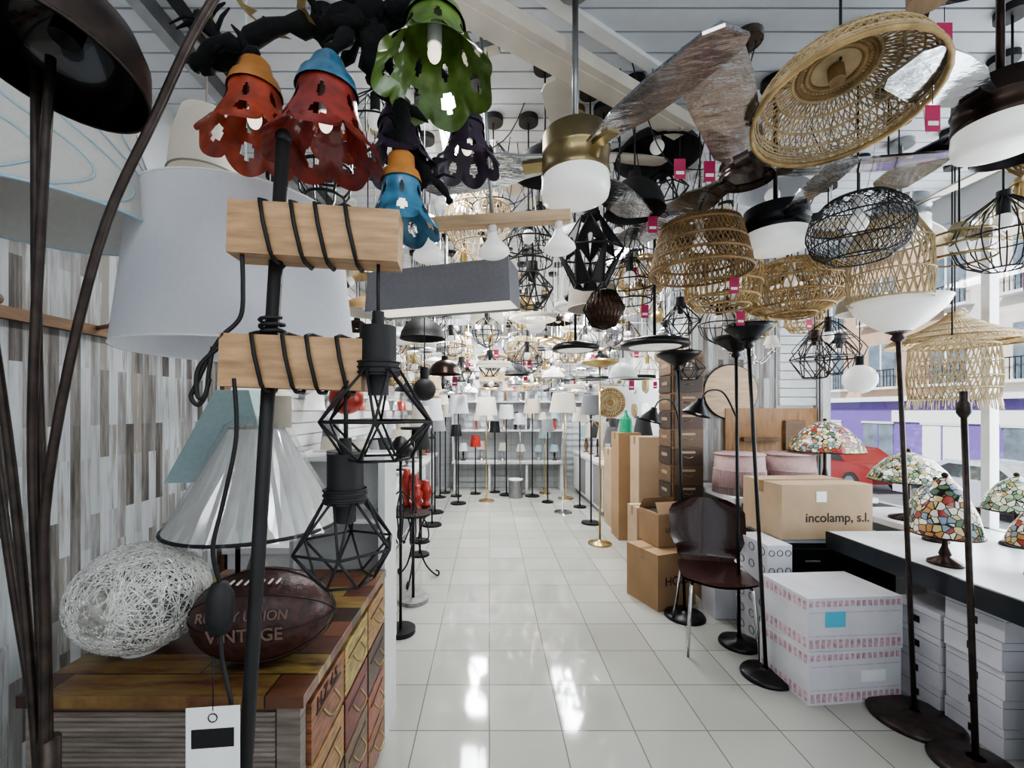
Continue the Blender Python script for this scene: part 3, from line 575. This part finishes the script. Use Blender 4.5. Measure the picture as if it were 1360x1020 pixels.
wirecage(2.25,2.85,1.85,[(.18,0),(.2,.06),(.08,.2),(.03,.24)],10); geo(2.5,3.3,1.75,.16,.3,m=BRONZE); geo(2.85,3.5,1.8,.16,.26)
wirecage(.75,2.5,2.35,[(.07,0),(.12,.06),(.12,.2),(.04,.28)],12,tag=1); wirecage(-.45,1.7,2.45,[(.08,0),(.14,.08),(.14,.2),(.03,.3)],12); wirecage(-.62,1.62,2.3,[(.07,0),(.1,.04),(.1,.16),(.03,.24)],8,BLACK,.005)
bulbp(1.5,.95,2.5,WHITEP,.09,'white_glass_pendant_lamp')
b=B(); b.box(0,0,0,.9,.05,.04,MATBLK); b.cyl(.05,-.12,-.02,LWOOD,20,TM(-.2,0,0)); b.cyl(.05,-.12,-.02,WHITEP,20,TM(.1,0,0)); b.tube([(0,0,0),(0,0,.24)],.01,MATBLK,6); b.build('track_spotlight',(1.35,1.35,2.76),(0,0,.9))
# ------------------------------------------------------------------ FILLER LAMPS
rn=random.Random(21)
WIREP=[[(.05,0),(.13,.06),(.14,.14),(.03,.26)],[(.12,0),(.14,.1),(.04,.24)],[(.02,0),(.1,.05),(.13,.13),(.1,.21),(.02,.26)]]
def filler(x,y,z,k):
    tg=rn.random()<.4
    if k==0: dome(x,y,z,rn.uniform(.1,.16),rn.uniform(.07,.15),rn.choice([MATBLK,BLACK,WHITEP,BRONZE,STEEL]),tag=tg)
    elif k==1: disc(x,y,z,rn.uniform(.12,.19),rn.choice([BLACK,WHITEP,CHROME,LWOOD]))
    elif k==2: ringl(x,y,z,rn.uniform(.12,.19),rn.choice([WHITEP,STEEL,GOLD,PALEW,BLACK]))
    elif k==3: chand(x,y,z+.03,rn.uniform(.13,.18),rn.choice([BRASS,GOLD,BLACK,CHROME,BRONZE]),rn.choice([5,6]),sh=rn.choice([None,CREAM,None]))
    elif k==4: wirecage(x,y,z,rn.choice(WIREP),10,rn.choice([MATBLK,MATBLK,BRONZE,GOLD,CHROME]),.0035,tag=tg)
    elif k==5: bamboo(x,y,z,[(.11,0),(.16,.06),(.15,.16),(.06,.22)],18,.6,.0045,rn.choice([BAMB,RATT,BAMBD]),4,steps=6,tag=tg)
    elif k==6: bulbp(x,y,z,rn.choice([OPAL,OPAL,LAMPG,GOLD,CHROME]),rn.uniform(.05,.09))
    elif k==7: drumpend(x,y,z,.16,.15,rn.uniform(.08,.15),rn.choice([CREAM,LINEN,RATT,GREYF,TAUPE]))
    elif k==8: geo(x,y,z,.13,.2,rn.choice([MATBLK,GOLD,MATBLK]))
    elif k==9: fan(x,y,z+.1,.34,[D(a+rn.uniform(0,40)) for a in(0,120,240)],rn.choice([PALEW,LWOOD,FILM,WHITEP]),rn.choice([STEEL,WHITEP,BRASS]),.09,.09,.08)
nx=10
for iy in range(17):
    for ix in range(nx):
        y=2.75+iy*.325+rn.uniform(-.04,.04); x=-1.38+ix*.345+rn.uniform(-.04,.04)
        if x>1.85 and y>3.85: continue
        lay=(ix+iy)%3
        if y<3.2: z=[2.0,2.25,2.5][lay]+rn.uniform(-.05,.08)
        else: z=[1.74,2.02,2.32][lay]+rn.uniform(-.03,.12)
        if abs(x-.35)<.5 and lay==0: z+=.08
        filler(x,y,z,rn.choice([0,1,2,2,3,3,4,4,5,6,7,8,1,9 if y>3.5 else 4]))
for (x,y,z,k) in [(-.95,2.2,2.3,4),(-1.2,2.35,2.0,7),(-.6,2.25,2.25,3),(-.15,2.55,2.2,4),(.25,2.5,2.1,8),(.55,2.5,2.5,2),(.08,2.6,2.42,3),(-.35,2.35,2.4,6),(2.35,1.75,2.5,5),(2.6,2.1,2.35,4),(2.7,3.1,2.2,7),(2.3,3.2,2.2,5),(2.05,2.95,2.35,1),(2.8,3.8,2.2,5),(2.3,3.75,1.9,3),(1.55,2.9,1.95,4),(2.2,1.4,2.6,2),(1.2,2.6,2.45,2),(.2,2.2,2.25,4),(2.9,1.9,2.3,2),(.8,2.45,2.12,4),(1.45,2.2,2.62,7),(2.1,2.2,2.55,6),(1.95,1.6,2.45,0),(2.5,1.45,2.35,4),(.95,2.35,2.6,8)]: filler(x,y,z,k)
b=B()
for i in range(90):
    x=rn.uniform(-.7,1.9); y=rn.uniform(1.8,4.4); dx=rn.uniform(-.5,.5); dy=rn.uniform(-.3,.3); sg=rn.uniform(.2,.8)
    b.tube([(x+dx*t,y+dy*t,CEIL-.005-sg*4*t*(1-t)+.03*sin(11*t+i)*t*(1-t)*4) for t in [k/14 for k in range(15)]],.0026,rn.choice([MATBLK,MATBLK,WHITEP]),4)
b.build('hanging_cable_tangle')

# ------------------------------------------------------------------ RIGHT SIDE
def torch(x,y,h,r,m,bm,glass,rb=.14,name='torchiere_floor_lamp',lean=0,arm=None,gd=.075):
    b=B(); b.lathe([(0,0),(rb,0),(rb,.012),(rb*.93,.026),(rb*.3,.034),(.02,.05)],m,40); b.tube([(0,0,.03),(lean*.5,0,h*.5),(lean,0,h-gd-.02)],.0105,m,8)
    T=TM(lean,0,0); g=gd
    b.lathe([(.012,h-g-.06),(.03,h-g-.045),(.02,h-g-.025),(.05,h-g-.01)],m,20,T); b.lathe([(.04,h-g-.015),(r*.55,h-g*.8),(r*.88,h-g*.35),(r,h),(r*.97,h),(r*.85,h-g*.3),(r*.5,h-g*.7),(0,h-g)],glass,40,T)
    if arm:
        az,al,an=arm; ca,sa=cos(an),sin(an)
        pts=smooth([(lean*az/h,0,az),(al*.4*ca,al*.4*sa,az+.16),(al*.8*ca,al*.8*sa,az+.17),(al*ca,al*sa,az+.1)])
        b.tube(pts,.006,m,6); b.lathe([(.085,-.08),(.08,-.07),(.025,0),(.02,.02)],m,28,TM(al*ca,al*sa,az+.1,ry=.3)); b.sph(.03,OPAL,TM(al*ca,al*sa,az+.05))
    return b.build(name,(x,y,0))
RUST=mat('rust_brown_metal','#3a302c',.4,.5,.3,30)
torch(2.06,2.08,2.03,.19,RUST,RUST,OPAL,.18,lean=-.08,gd=.14)
b=B(); b.lathe([(0,0),(.15,0),(.15,.012),(.13,.028),(.03,.045)],RUST,40); b.tube([(0,0,.03),(-.05,0,1.5)],.011,RUST,8); b.lathe([(.013,1.47),(.024,1.49),(.022,1.53),(.014,1.54),(.014,1.58)],RUST,18,TM(-.05,0,0)); b.build('floor_lamp_stand',(2.04,1.80,0))
torch(1.56,2.42,1.98,.13,BLACK,BLACK,BLACK,.13,lean=-.1)
torch(1.60,2.75,1.97,.14,BLACK,BLACK,BLACK,.12,lean=-.02,arm=(1.45,.3,D(195)))
torch(1.42,3.12,1.92,.16,BLACK,BLACK,BLACK,.14,lean=-.05,arm=(1.4,.28,D(200)))
# chair
b=B(); nv,nu=22,16; vs=[];fs=[]
for j in range(nv+1):
    t=j/nv
    if t<.45: s=t/.45; cy=-.21+.38*s; cz=.455-.012*sin(pi*s)+(.0 if s>.1 else -.01*(1-s/.1)); w=.225-.03*s; cv=0; up=.015
    elif t<.6: s=(t-.45)/.15; a=s*1.35; cy=.17+.07*sin(a); cz=.455+.07*(1-cos(a)); w=.195-.03*sin(pi*s); cv=.02*s; up=.01
    else: s=(t-.6)/.4; cy=.238+.07*s; cz=.51+.37*s; w=.18+.06*min(1,s*3); cv=.07; up=0
    e=min(t,1-t); 
    if e<.1: w*= (1-((.1-e)/.1)**2.6*.45)
    for i in range(nu+1):
        u=-1+2*i/nu; vs.append((u*w,cy-cv*u*u,cz+up*u*u))
for j in range(nv):
    for i in range(nu): a=j*(nu+1)+i; fs.append((a,a+1,a+nu+2,a+nu+1))
b.add(vs,fs,DWOOD,True); b.add([(x,y+ (.012 if z>.52 else 0),z-(.012 if z<=.52 else 0)) for x,y,z in vs],fs,DWOOD,True)
for sx in(-1,1):
    b.tube([(sx*.15,-.12,.435),(sx*.17,-.16,.42),(sx*.2,-.2,0)],.011,CHROME,10); b.tube([(sx*.15,.12,.435),(sx*.17,.17,.42),(sx*.21,.26,0)],.011,CHROME,10); b.tube([(sx*.15,-.13,.432),(sx*.15,.13,.432)],.009,CHROME,8)
b.tube([(-.15,-.12,.432),(.15,-.12,.432)],.009,CHROME,8); b.build('plywood_chair',(1.45,2.76,0),(0,0,-.25))
def carton(x,y,z,sx,sy,sz,rz=0,m=CARD,txt=None,name='cardboard_box',tsize=.06,open_=False,tape=True,tx=0,tz=0):
    b=B(); b.box(0,0,sz/2,sx,sy,sz,m)
    if tape: b.box(0,0,sz+.0006,sx*1.0,.05,.0012,TAPE); b.box(-sx/2-.0006,0,sz-.04,.0012,.05,.08,TAPE); b.box(0,0,sz+.0004,sx*.99,.003,.001,INK_SHADE)
    if open_:
        for s in(-1,1): b.add([(-sx/2,s*sy/2,sz),(sx/2,s*sy/2,sz),(sx/2*.96,s*sy*.3,sz+sy*.3),(-sx/2*.96,s*sy*.3,sz+sy*.3)],[(0,1,2,3)],m)
        b.box(0,0,sz+.001,sx*.9,sy*.9,.001,INK_SHADE)  # dark sheet over the solid top, painted shade for the open box's inside
    o=b.build(name,(x,y,z),(0,0,rz),bevel=.003)
    if txt: label(o,txt,(tx,-sy/2-.001,sz/2+tz),(pi/2,0,0),tsize,INK_SHADE)
    return o
b=B(); b.bx(-.38,.38,-.22,.22,.02,.62,BBOX); b.bx(-.4,.4,-.24,.24,.62,.65,mat('cabinet_top','#a9aeb4',.3,.1,.05)); 
for sx in(-.19,.19): b.bx(sx-.17,sx+.17,-.235,-.22,.06,.58,BLACK); b.box(sx,-.24,.5,.1,.01,.012,STEEL)
for sx in(-.35,.35):
    for sy in(-.19,.19): b.bx(sx-.02,sx+.02,sy-.02,sy+.02,0,.02,BLACK)
b.build('low_black_cabinet',(2.33,3.08,0),bevel=.004)
o=carton(2.22,3.03,.65,.62,.4,.36,.04,CARD2,'incolamp, s.l.',tsize=.085,tx=.07,tz=-.04)
b=B(); b.box(-.04,-.2015,.28,.07,.001,.07,TAGW); b.build('shipping_label',parent=o)
def pc(x,y,z,sx,sy,sz,rz,name):
    b=B(); b.box(0,0,sz/2,sx,sy,sz,WBOX)
    for i in range(3):
        for j in range(int(sz/.11)): b.ring(.025,0,.003,BBOX,12,4,TM(-sx/2-.001,-sy/3+i*sy/3,.06+j*.11,ry=pi/2)); b.ring(.018,0,.003,BBOX,12,4,TM(-sx/3+i*sx/3,-sy/2-.001,.06+j*.11,rx=pi/2))
    return b.build(name,(x,y,z),(0,0,rz),bevel=.002)
pc(1.80,2.82,0,.16,.3,.66,.05,'printed_lamp_carton')
for i in range(2):
    b=B(); sx,sy,sz=.52,.34,.27; b.box(0,0,sz/2,sx,sy,sz,WBOX)
    for k in range(16):
        b.box(-.24+k*.032,-sy/2-.0008,.035,.02,.001,.045,PBOX); b.box(-.24+k*.032,-sy/2-.0008,sz-.03,.02,.001,.03,PBOX)
        if k<10: b.box(-sx/2-.0008,-.15+k*.033,.04,.001,.02,.05,PBOX); b.box(-sx/2-.0008,-.15+k*.033,sz-.04,.001,.02,.045,PBOX)
    for zz in (.075,.195): b.box(0,-sy/2-.0008,zz,.5,.001,.003,PBOX)
    if i==1: b.box(-.11,-sy/2-.0015,.16,.11,.001,.08,BLUEST)
    else: b.box(.1,-sy/2-.0015,.135,.14,.001,.06,TAGW)
    b.build('film_wrapped_carton',(1.86+i*.005,2.37,i*.272),(0,0,.1-.03*i),bevel=.004)
LEDGE=mat('ledge_white','#d0d2d3',.35,0,.03)
B().bx(2.12,XW,.2,2.7,.70,.74,LEDGE).bx(2.75,XW,2.7,3.38,.70,.74,LEDGE).bx(2.115,2.13,.2,2.7,.64,.74,BBOX).bx(2.75,XW,.2,2.7,.0,.70,PAINTW).build('window_display_ledge')
k=0
for cx,cy in((2.32,2.22),(2.32,1.96),(2.56,1.72),(2.58,2.3)):
    for j in range(5 if k else 4):
        b=B(); b.box(0,0,.0625,.23,.235,.122,WBOX); b.box(0,-.1185,.05,.035,.001,.035,BBOX); b.box(-.1158,0,.05,.001,.035,.035,BBOX); b.box(-.1153,0,.09,.001,.23,.003,GREYF); b.box(0,-.1182,.09,.22,.001,.003,GREYF)
        b.build('small_white_box',(cx+R(-.006,.006),cy,j*.125),(0,0,R(-.03,.03)),bevel=.002)
    k+=1
b=B(); b.box(0,0,.2,.3,.12,.4,mat('grey_appliance','#7b7d80',.4)); b.box(0,0,.41,.26,.1,.03,BBOX); b.build('grey_storage_tin',(2.3,1.62,0),bevel=.01)
def tiff(x,y,z,r,h,sh,m,name='tiffany_table_lamp'):
    b=B(); hb=h-sh; b.lathe([(0,0),(r*.5,0),(r*.48,.015),(.02,.04),(.025,hb*.35),(.012,hb*.6),(.012,h-.02)],BRONZE,24)
    b.lathe([(r,hb),(r*.98,hb+.02),(r*.85,hb+sh*.4),(r*.55,hb+sh*.78),(r*.2,h),(.01,h+.012)],m,40); b.ring(r,hb,.005,BRONZE,40); b.sph(.014,BRONZE,TM(0,0,h+.02)); b.sph(.03,SOFTLIT,TM(0,0,hb+.03)); return b.build(name,(x,y,z))
tiff(2.25,2.12,.74,.135,.42,.27,TIF1); tiff(2.52,1.95,.74,.12,.32,.18,TIF1); tiff(2.93,3.0,.74,.22,.46,.19,TIF2); tiff(2.95,2.4,.74,.14,.38,.18,TIF2); tiff(2.6,2.5,.74,.12,.34,.16,TIF2)
b=B(); b.bx(1.95,3.1,3.42,4.15,.76,.8,PAINTW)
for sx in(2.0,3.05):
    for sy in(3.47,4.1): b.bx(sx-.025,sx+.025,sy-.025,sy+.025,0,.76,PAINTW)
b.bx(1.98,3.07,3.6,4.12,.3,.33,PAINTW); b.build('display_table')
tiff(2.83,3.62,.8,.27,.6,.24,TIF1)
for px in(2.13,2.55):
    b=B(); b.lathe([(0,.06),(.19,.06)],PINK,36); b.lathe([(.19,.06),(.195,.2),(.185,.34),(.0,.34)],PINK,40); b.ring(.192,.33,.006,PINK,40); b.ring(.195,.2,.005,PINK,40)
    for i in range(110): a=2*pi*i/110; b.tube([(.196*cos(a),.196*sin(a),.2),(.203*cos(a),.203*sin(a),.1),(.205*cos(a),.205*sin(a),0)],.0032,PINK,3)
    b.build('pink_fringed_lampshade',(px,3.66,.8))
carton(2.2,3.85,.0,.4,.3,.28,0,CARD); carton(2.65,3.85,0,.35,.3,.26,0,CARD2)
b=B(); b.cyl(.26,-.012,.012,LWOOD,48,TM(rx=pi/2)); b.ring(.26,0,.012,MATBLK,48,T=TM(rx=pi/2)); b.build('round_wood_wall_lamp',(2.36,4.2,1.68))
B().bx(2.86,3.05,4.14,4.18,1.1,1.4,MWOOD).bx(2.45,2.8,4.13,4.18,1.2,1.24,MWOOD).build('carved_wood_wall_shelf')
# drawer tower
tw=[mat('tower_drawer_%d'%i,h,.5,0,.3,9,stretch=(8,2,14)) for i,h in enumerate(['#4c382c','#5b4636','#3e3028','#624b3b','#4f362c','#6a5440'])]
b=B(); b.bx(-.14,.14,-.15,.15,0,2.02,MWOOD)
for j in range(12):
    b.box(0,-.156,.09+j*.165,.25,.014,.15,tw[(j*5)%6]); b.tube([(-.04,-.165,.09+j*.165),(0,-.18,.08+j*.165),(.04,-.165,.09+j*.165)],.004,BRASS,5); b.box(0,-.164,.13+j*.165,.12,.001,.02,CARD2)
    b.box(-.146,0,.09+j*.165,.014,.27,.15,tw[(j*3+2)%6]); b.box(-.1535,0,.1+j*.165,.002,.12,.03,CARD)
b.build('drawer_tower',(1.80,4.04,0),bevel=.002)
carton(1.36,3.42,0,.36,.36,.42,.35,CARD,'HQ23',tsize=.09); carton(1.44,3.52,.425,.3,.28,.26,.2,CARD,'UNIBAR',tsize=.05,open_=True,tape=False)
carton(1.42,3.98,0,.2,.2,.62,.1,CARD2); carton(1.7,4.62,0,.28,.26,1.22,.02,CARD2); carton(1.62,5.1,0,.26,.3,1.24,0,CARD); carton(1.7,5.6,0,.3,.4,1.0,0,CARD2)
carton(1.78,3.5,0,.2,.22,.5,0,CARD); carton(1.72,3.18,0,.2,.2,.4,0,WBOX,tape=False)
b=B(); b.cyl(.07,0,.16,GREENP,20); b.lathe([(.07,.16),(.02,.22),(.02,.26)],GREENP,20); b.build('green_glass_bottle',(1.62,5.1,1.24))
b=B(); b.lathe([(0,0),(.13,0),(.13,.015),(.03,.03),(.012,.05)],GOLD,36); b.tube([(0,0,.03),(0,0,2.02)],.011,GOLD,8); b.lathe([(.02,1.98),(.2,2.02),(.22,2.06),(.2,2.05),(0,2.0)],GOLD,36)
b.tube([(0,0,1.3),(-.1,0,1.4),(-.16,0,1.35)],.006,GOLD,6); b.build('brass_floor_lamp',(1.24,4.82,0))
b=B(); b.cyl(.2,-.02,.02,BAMBD,40,TM(rx=pi/2)); b.weave([(.2,.022),(.05,.024)],30,.5,.004,RATT,4,TM(rx=pi/2),6); b.tube([(0,0,.2),(0,0,CEIL-1.6)],.003,MATBLK); b.build('round_rattan_pendant_lamp',(1.6,5.7,1.6))
def counter(x0,x1,y0,y1,h,name='display_counter',m=PAINTW):
    b=B(); b.bx(x0,x1,y0,y1,h-.04,h,m); b.bx(x0+.02,x1-.02,y0+.02,y1-.02,.08,h-.04,m); b.bx(x0+.05,x1-.05,y0+.05,y1-.05,0,.08,GREYF)
    n=max(1,int((y1-y0)/.5))
    for i in range(n):
        a=y0+.04+(y1-y0-.08)*i/n; c=y0+.04+(y1-y0-.08)*(i+1)/n; xs=x1-.018 if x1<0 else x0+.008
        b.bx(xs,xs+.012,a+.01,c-.01,.12,h-.06,m if i%2 else GREYF)
    return b.build(name,bevel=.003)
counter(1.55,2.58,5.95,8.0,.75); counter(-1.56,-.95,2.5,5.2,.7); counter(-1.56,-.95,5.4,8.0,.72)
b=B(); b.bx(-.7,1.4,8.0,8.35,.5,.54,PAINTW)
for x in(-.65,0,.7,1.35): b.bx(x-.02,x+.02,8.03,8.32,0,.5,PAINTW)
b.bx(-.7,1.4,8.1,8.38,1.1,1.13,PAINTW); b.bx(-1.4,1.9,8.14,8.38,1.65,1.68,PAINTW); b.bx(-1.4,1.9,8.14,8.38,2.15,2.18,PAINTW); 
for x in(-1.38,-.7,0,.7,1.4,1.88): b.bx(x-.012,x+.012,8.16,8.38,1.1,2.6,PAINTW)
b.bx(-.7,-.68,8.1,8.38,.5,1.15,PAINTW); b.bx(1.38,1.4,8.1,8.38,.5,1.15,PAINTW)
for i in range(30): b.bx(-1.5+i*.12,-1.49+i*.12,8.37,8.385,0,2.7,GRIDM)
for i in range(22): b.bx(-1.5,2.1,8.37,8.385,.1+i*.12,.11+i*.12,GRIDM)
b.build('wall_display_shelf')
shm=[CREAM,LINEN,CREAM,GREYF,TAUPE,PINK,LINEN,TEAL,MATBLK]; bmm=[PAINTW,STONE,GOLD,BLACK,CHROME,MWOOD,REDP,BLACK]
for zz,xs in((.54,[-.5,-.15,.25,.6,.95,1.25]),(1.13,[-.5,-.25,0,.28,.5,.8,1.02,1.25]),(1.68,[-1.2,-.9,-.55,-.25,.05,.3,.6,.9,1.2,1.6]),(2.18,[-1.1,-.5,0,.5,1.1])):
    for x in xs: tablelamp(x,8.24,zz,rn.uniform(.07,.1),rn.uniform(.3,.42),rn.choice(shm),rn.choice(bmm),kind=rn.choice([0,1]))
for y in [2.75,3.2,3.65,4.1,4.55,5.0,5.6,6.0,6.5,7.0,7.5,7.85]:
    zt=.7 if y<5.3 else .72
    tablelamp(-1.15,y,zt,rn.uniform(.12,.17),rn.uniform(.45,.65),rn.choice(shm),rn.choice(bmm),kind=rn.choice([0,1]))
    if rn.random()<.8: tablelamp(-1.42,y+.2 if y+.2<7.9 and not 4.9<y<5.3 else y-.2,zt,.1,rn.uniform(.5,.7),rn.choice(shm),rn.choice(bmm),kind=1)
for y in [6.15,6.55,6.95,7.35,7.75]: tablelamp(1.75,y,.75,rn.uniform(.11,.14),rn.uniform(.4,.6),rn.choice(shm),rn.choice(bmm),kind=rn.choice([0,1])); tablelamp(2.2,y,.75,.14,rn.uniform(.5,.7),rn.choice(shm),rn.choice(bmm),kind=1)
floorlamp(-.5,6.9,1.75,.17,.3,LINEN,BLACK); floorlamp(-.05,7.1,1.72,.19,.3,CREAM,GOLD); floorlamp(1.08,6.3,1.75,.2,.28,CREAM,CHROME); floorlamp(1.35,5.7,1.7,.14,.26,GREYF,BLACK); floorlamp(.3,7.6,1.6,.15,.25,LINEN,BLACK); floorlamp(-.75,5.6,1.65,.15,.28,LINEN,BLACK); floorlamp(.75,7.5,1.7,.16,.25,TAUPE,BLACK); floorlamp(1.3,7.3,1.8,.17,.25,LINEN,GOLD)
floorlamp(-.8,6.3,1.5,.16,.3,GREYF,BLACK); floorlamp(-.85,7.4,1.85,.15,.25,CREAM,BLACK,rb=.1); floorlamp(.1,7.85,1.3,.1,.2,MATBLK,BLACK,rb=.1); floorlamp(.55,7.7,1.45,.12,.2,LINEN,STEEL,rb=.1); floorlamp(1.4,6.65,1.55,.12,.22,CREAM,BLACK,rb=.1); floorlamp(-.78,4.9,1.55,.12,.25,CREAM,BLACK,rb=.1); floorlamp(-.8,7.8,1.6,.12,.22,TAUPE,BLACK,rb=.1)
floorlamp(-.25,7.7,1.05,.1,.2,REDP,BLACK,rb=.1); floorlamp(1.0,7.75,1.2,.11,.2,TEAL,GOLD,rb=.1); floorlamp(-.58,7.5,1.25,.1,.2,MATBLK,BLACK,rb=.1); floorlamp(.95,7.0,1.35,.11,.2,GREYF,BLACK,rb=.1); floorlamp(-.72,4.45,1.3,.11,.2,MATBLK,BLACK,rb=.1)
b=B()
for i in range(6):
    for j in range(3): b.cyl(.12,-.02,.02,[WHITEP,OPAL,GOLD][(i+j)%3],24,TM(2.58,4.9+i*.55,1.5+j*.42,ry=pi/2))
b.build('wall_sconce_display')
b=B()
for i in range(9):
    for j in range(3): b.lathe([(.09,0),(.07,.12),(.02,.15)],[CREAM,OPAL,STEEL,REDP][(i+j)%4],20,TM(XL+.14,3.0+i*.58,1.5+j*.4)); b.box(XL+.06,3.0+i*.58,1.62+j*.4,.08,.05,.05,STEEL)
b.build('wall_lamp_display')
b=B(); b.cyl(.17,.63,.645,BLACK,32)
for i in range(3):
    a=2*pi*i/3+.4; b.tube(smooth([(.14*cos(a),.14*sin(a),.63),(.05*cos(a),.05*sin(a),.45),(.04*cos(a),.04*sin(a),.3),(.1*cos(a),.1*sin(a),.12),(.2*cos(a),.2*sin(a),.01),(.22*cos(a),.22*sin(a),.04),(.19*cos(a),.19*sin(a),.06)]),.008,BLACK,6)
b.ring(.045,.36,.006,BLACK); b.build('wrought_iron_side_table',(-.66,3.8,0))
b=B()
for (dx,dy,hh) in((0,0,.26),(.09,.04,.2),(-.08,.05,.3),(.03,-.1,.18)):
    b.lathe([(0,0),(.04,0),(.045,.02),(.02,.04),(.05,hh*.5),(.055,hh*.8),(.03,hh),(.035,hh+.03),(0,hh+.03)],REDP,18,TM(dx,dy,0))
b.build('red_lantern_group',(-.66,3.8,.645))
b=B(); b.cyl(.12,0,.03,STONE,32); b.tube([(0,0,.03),(0,0,1.35)],.012,BLACK,8)
for i in range(4): a=pi/2*i; b.tube(smooth([(.02*cos(a),.02*sin(a),.7),(.1*cos(a),.1*sin(a),.62),(.12*cos(a),.12*sin(a),.5),(.06*cos(a),.06*sin(a),.46)]),.006,BLACK,6)
b.cyl(.14,.68,.695,BLACK,28); b.cyl(.1,1.35,1.37,BLACK,24); b.build('iron_plant_stand',(-.60,3.38,0))
b=B(); b.cyl(.1,0,.03,BLACK,28); b.tube([(0,0,.03),(0,0,1.25)],.01,BLACK,8); b.lathe([(.1,1.2),(.09,1.24),(.03,1.32),(.0,1.33)],BLACK,24); b.ring(.1,.8,.005,BLACK)
for i in range(4): a=pi/2*i; b.tube(smooth([(.01*cos(a),.01*sin(a),.95),(.09*cos(a),.09*sin(a),.88),(.1*cos(a),.1*sin(a),.8),(.02*cos(a),.02*sin(a),.6)]),.005,BLACK,6)
b.build('black_floor_lamp',(-.6,2.9,0))
b=B(); b.cyl(.09,0,.02,BLACK,24); b.tube([(0,0,.02),(0,0,.2)],.01,BLACK,6); b.sph(.08,REDP,TM(0,0,.27)); b.build('red_globe_lamp',(-.68,2.04,1.29))
carton(-.76,2.65,0,.3,.35,.5,0,WBOX,tape=False)
b=B(); b.cyl(.12,0,.3,STEEL,24); b.cyl(.125,.3,.32,WHITEP,24); b.build('metal_planter',(.45,7.4,0))

# ------------------------------------------------------------------ lights
def area(x,y,z,sx,sy,p,rot=(0,0,0),col=(1,1,1),name='ceiling_area_light'):
    l=bpy.data.lights.new(name,'AREA'); l.shape='RECTANGLE'; l.size=sx; l.size_y=sy; l.energy=p; l.color=col
    o=bpy.data.objects.new(name,l); scn.collection.objects.link(o); o.location=(x,y,z); o.rotation_euler=rot
area(-.2,6.9,2.9,.3,1.4,100,col=(.95,.98,1)); area(1.2,6.6,2.9,.3,1.4,90,col=(.95,.98,1)); area(-.2,4.9,2.9,.3,1.4,60,col=(.95,.98,1)); area(1.2,4.2,2.9,.3,1.4,45,col=(.95,.98,1)); area(-.21,2.5,2.9,.2,1.2,32); area(.6,-.6,2.9,2,1,16)
l=bpy.data.lights.new('sun','SUN'); l.energy=4.5; l.angle=.1; l.color=(1,.98,.95); o=bpy.data.objects.new('sun',l); scn.collection.objects.link(o); o.rotation_euler=Vector((.75,.35,-.6)).to_track_quat('-Z','Y').to_euler()
area(XW+.25,2.2,1.8,3.6,2.0,135,(0,D(90),0),(.9,.96,1),'window_daylight')
w=bpy.data.worlds.new('sky'); scn.world=w; w.use_nodes=True; bg=w.node_tree.nodes['Background']; bg.inputs[0].default_value=(.82,.91,1,1); bg.inputs[1].default_value=.92
# ------------------------------------------------------------------ camera
cam=bpy.data.cameras.new('camera'); cam.sensor_width=36; cam.lens=36*570/1360; cam.shift_x=30/1360; cam.shift_y=35/1360; cam.clip_start=.02
o=bpy.data.objects.new('camera',cam); scn.collection.objects.link(o); o.location=(0,0,1.5); o.rotation_euler=(pi/2,0,0); scn.camera=o
scn.view_settings.view_transform='AgX'; scn.view_settings.exposure=.5
try: scn.view_settings.look='AgX - Medium High Contrast'
except Exception: pass
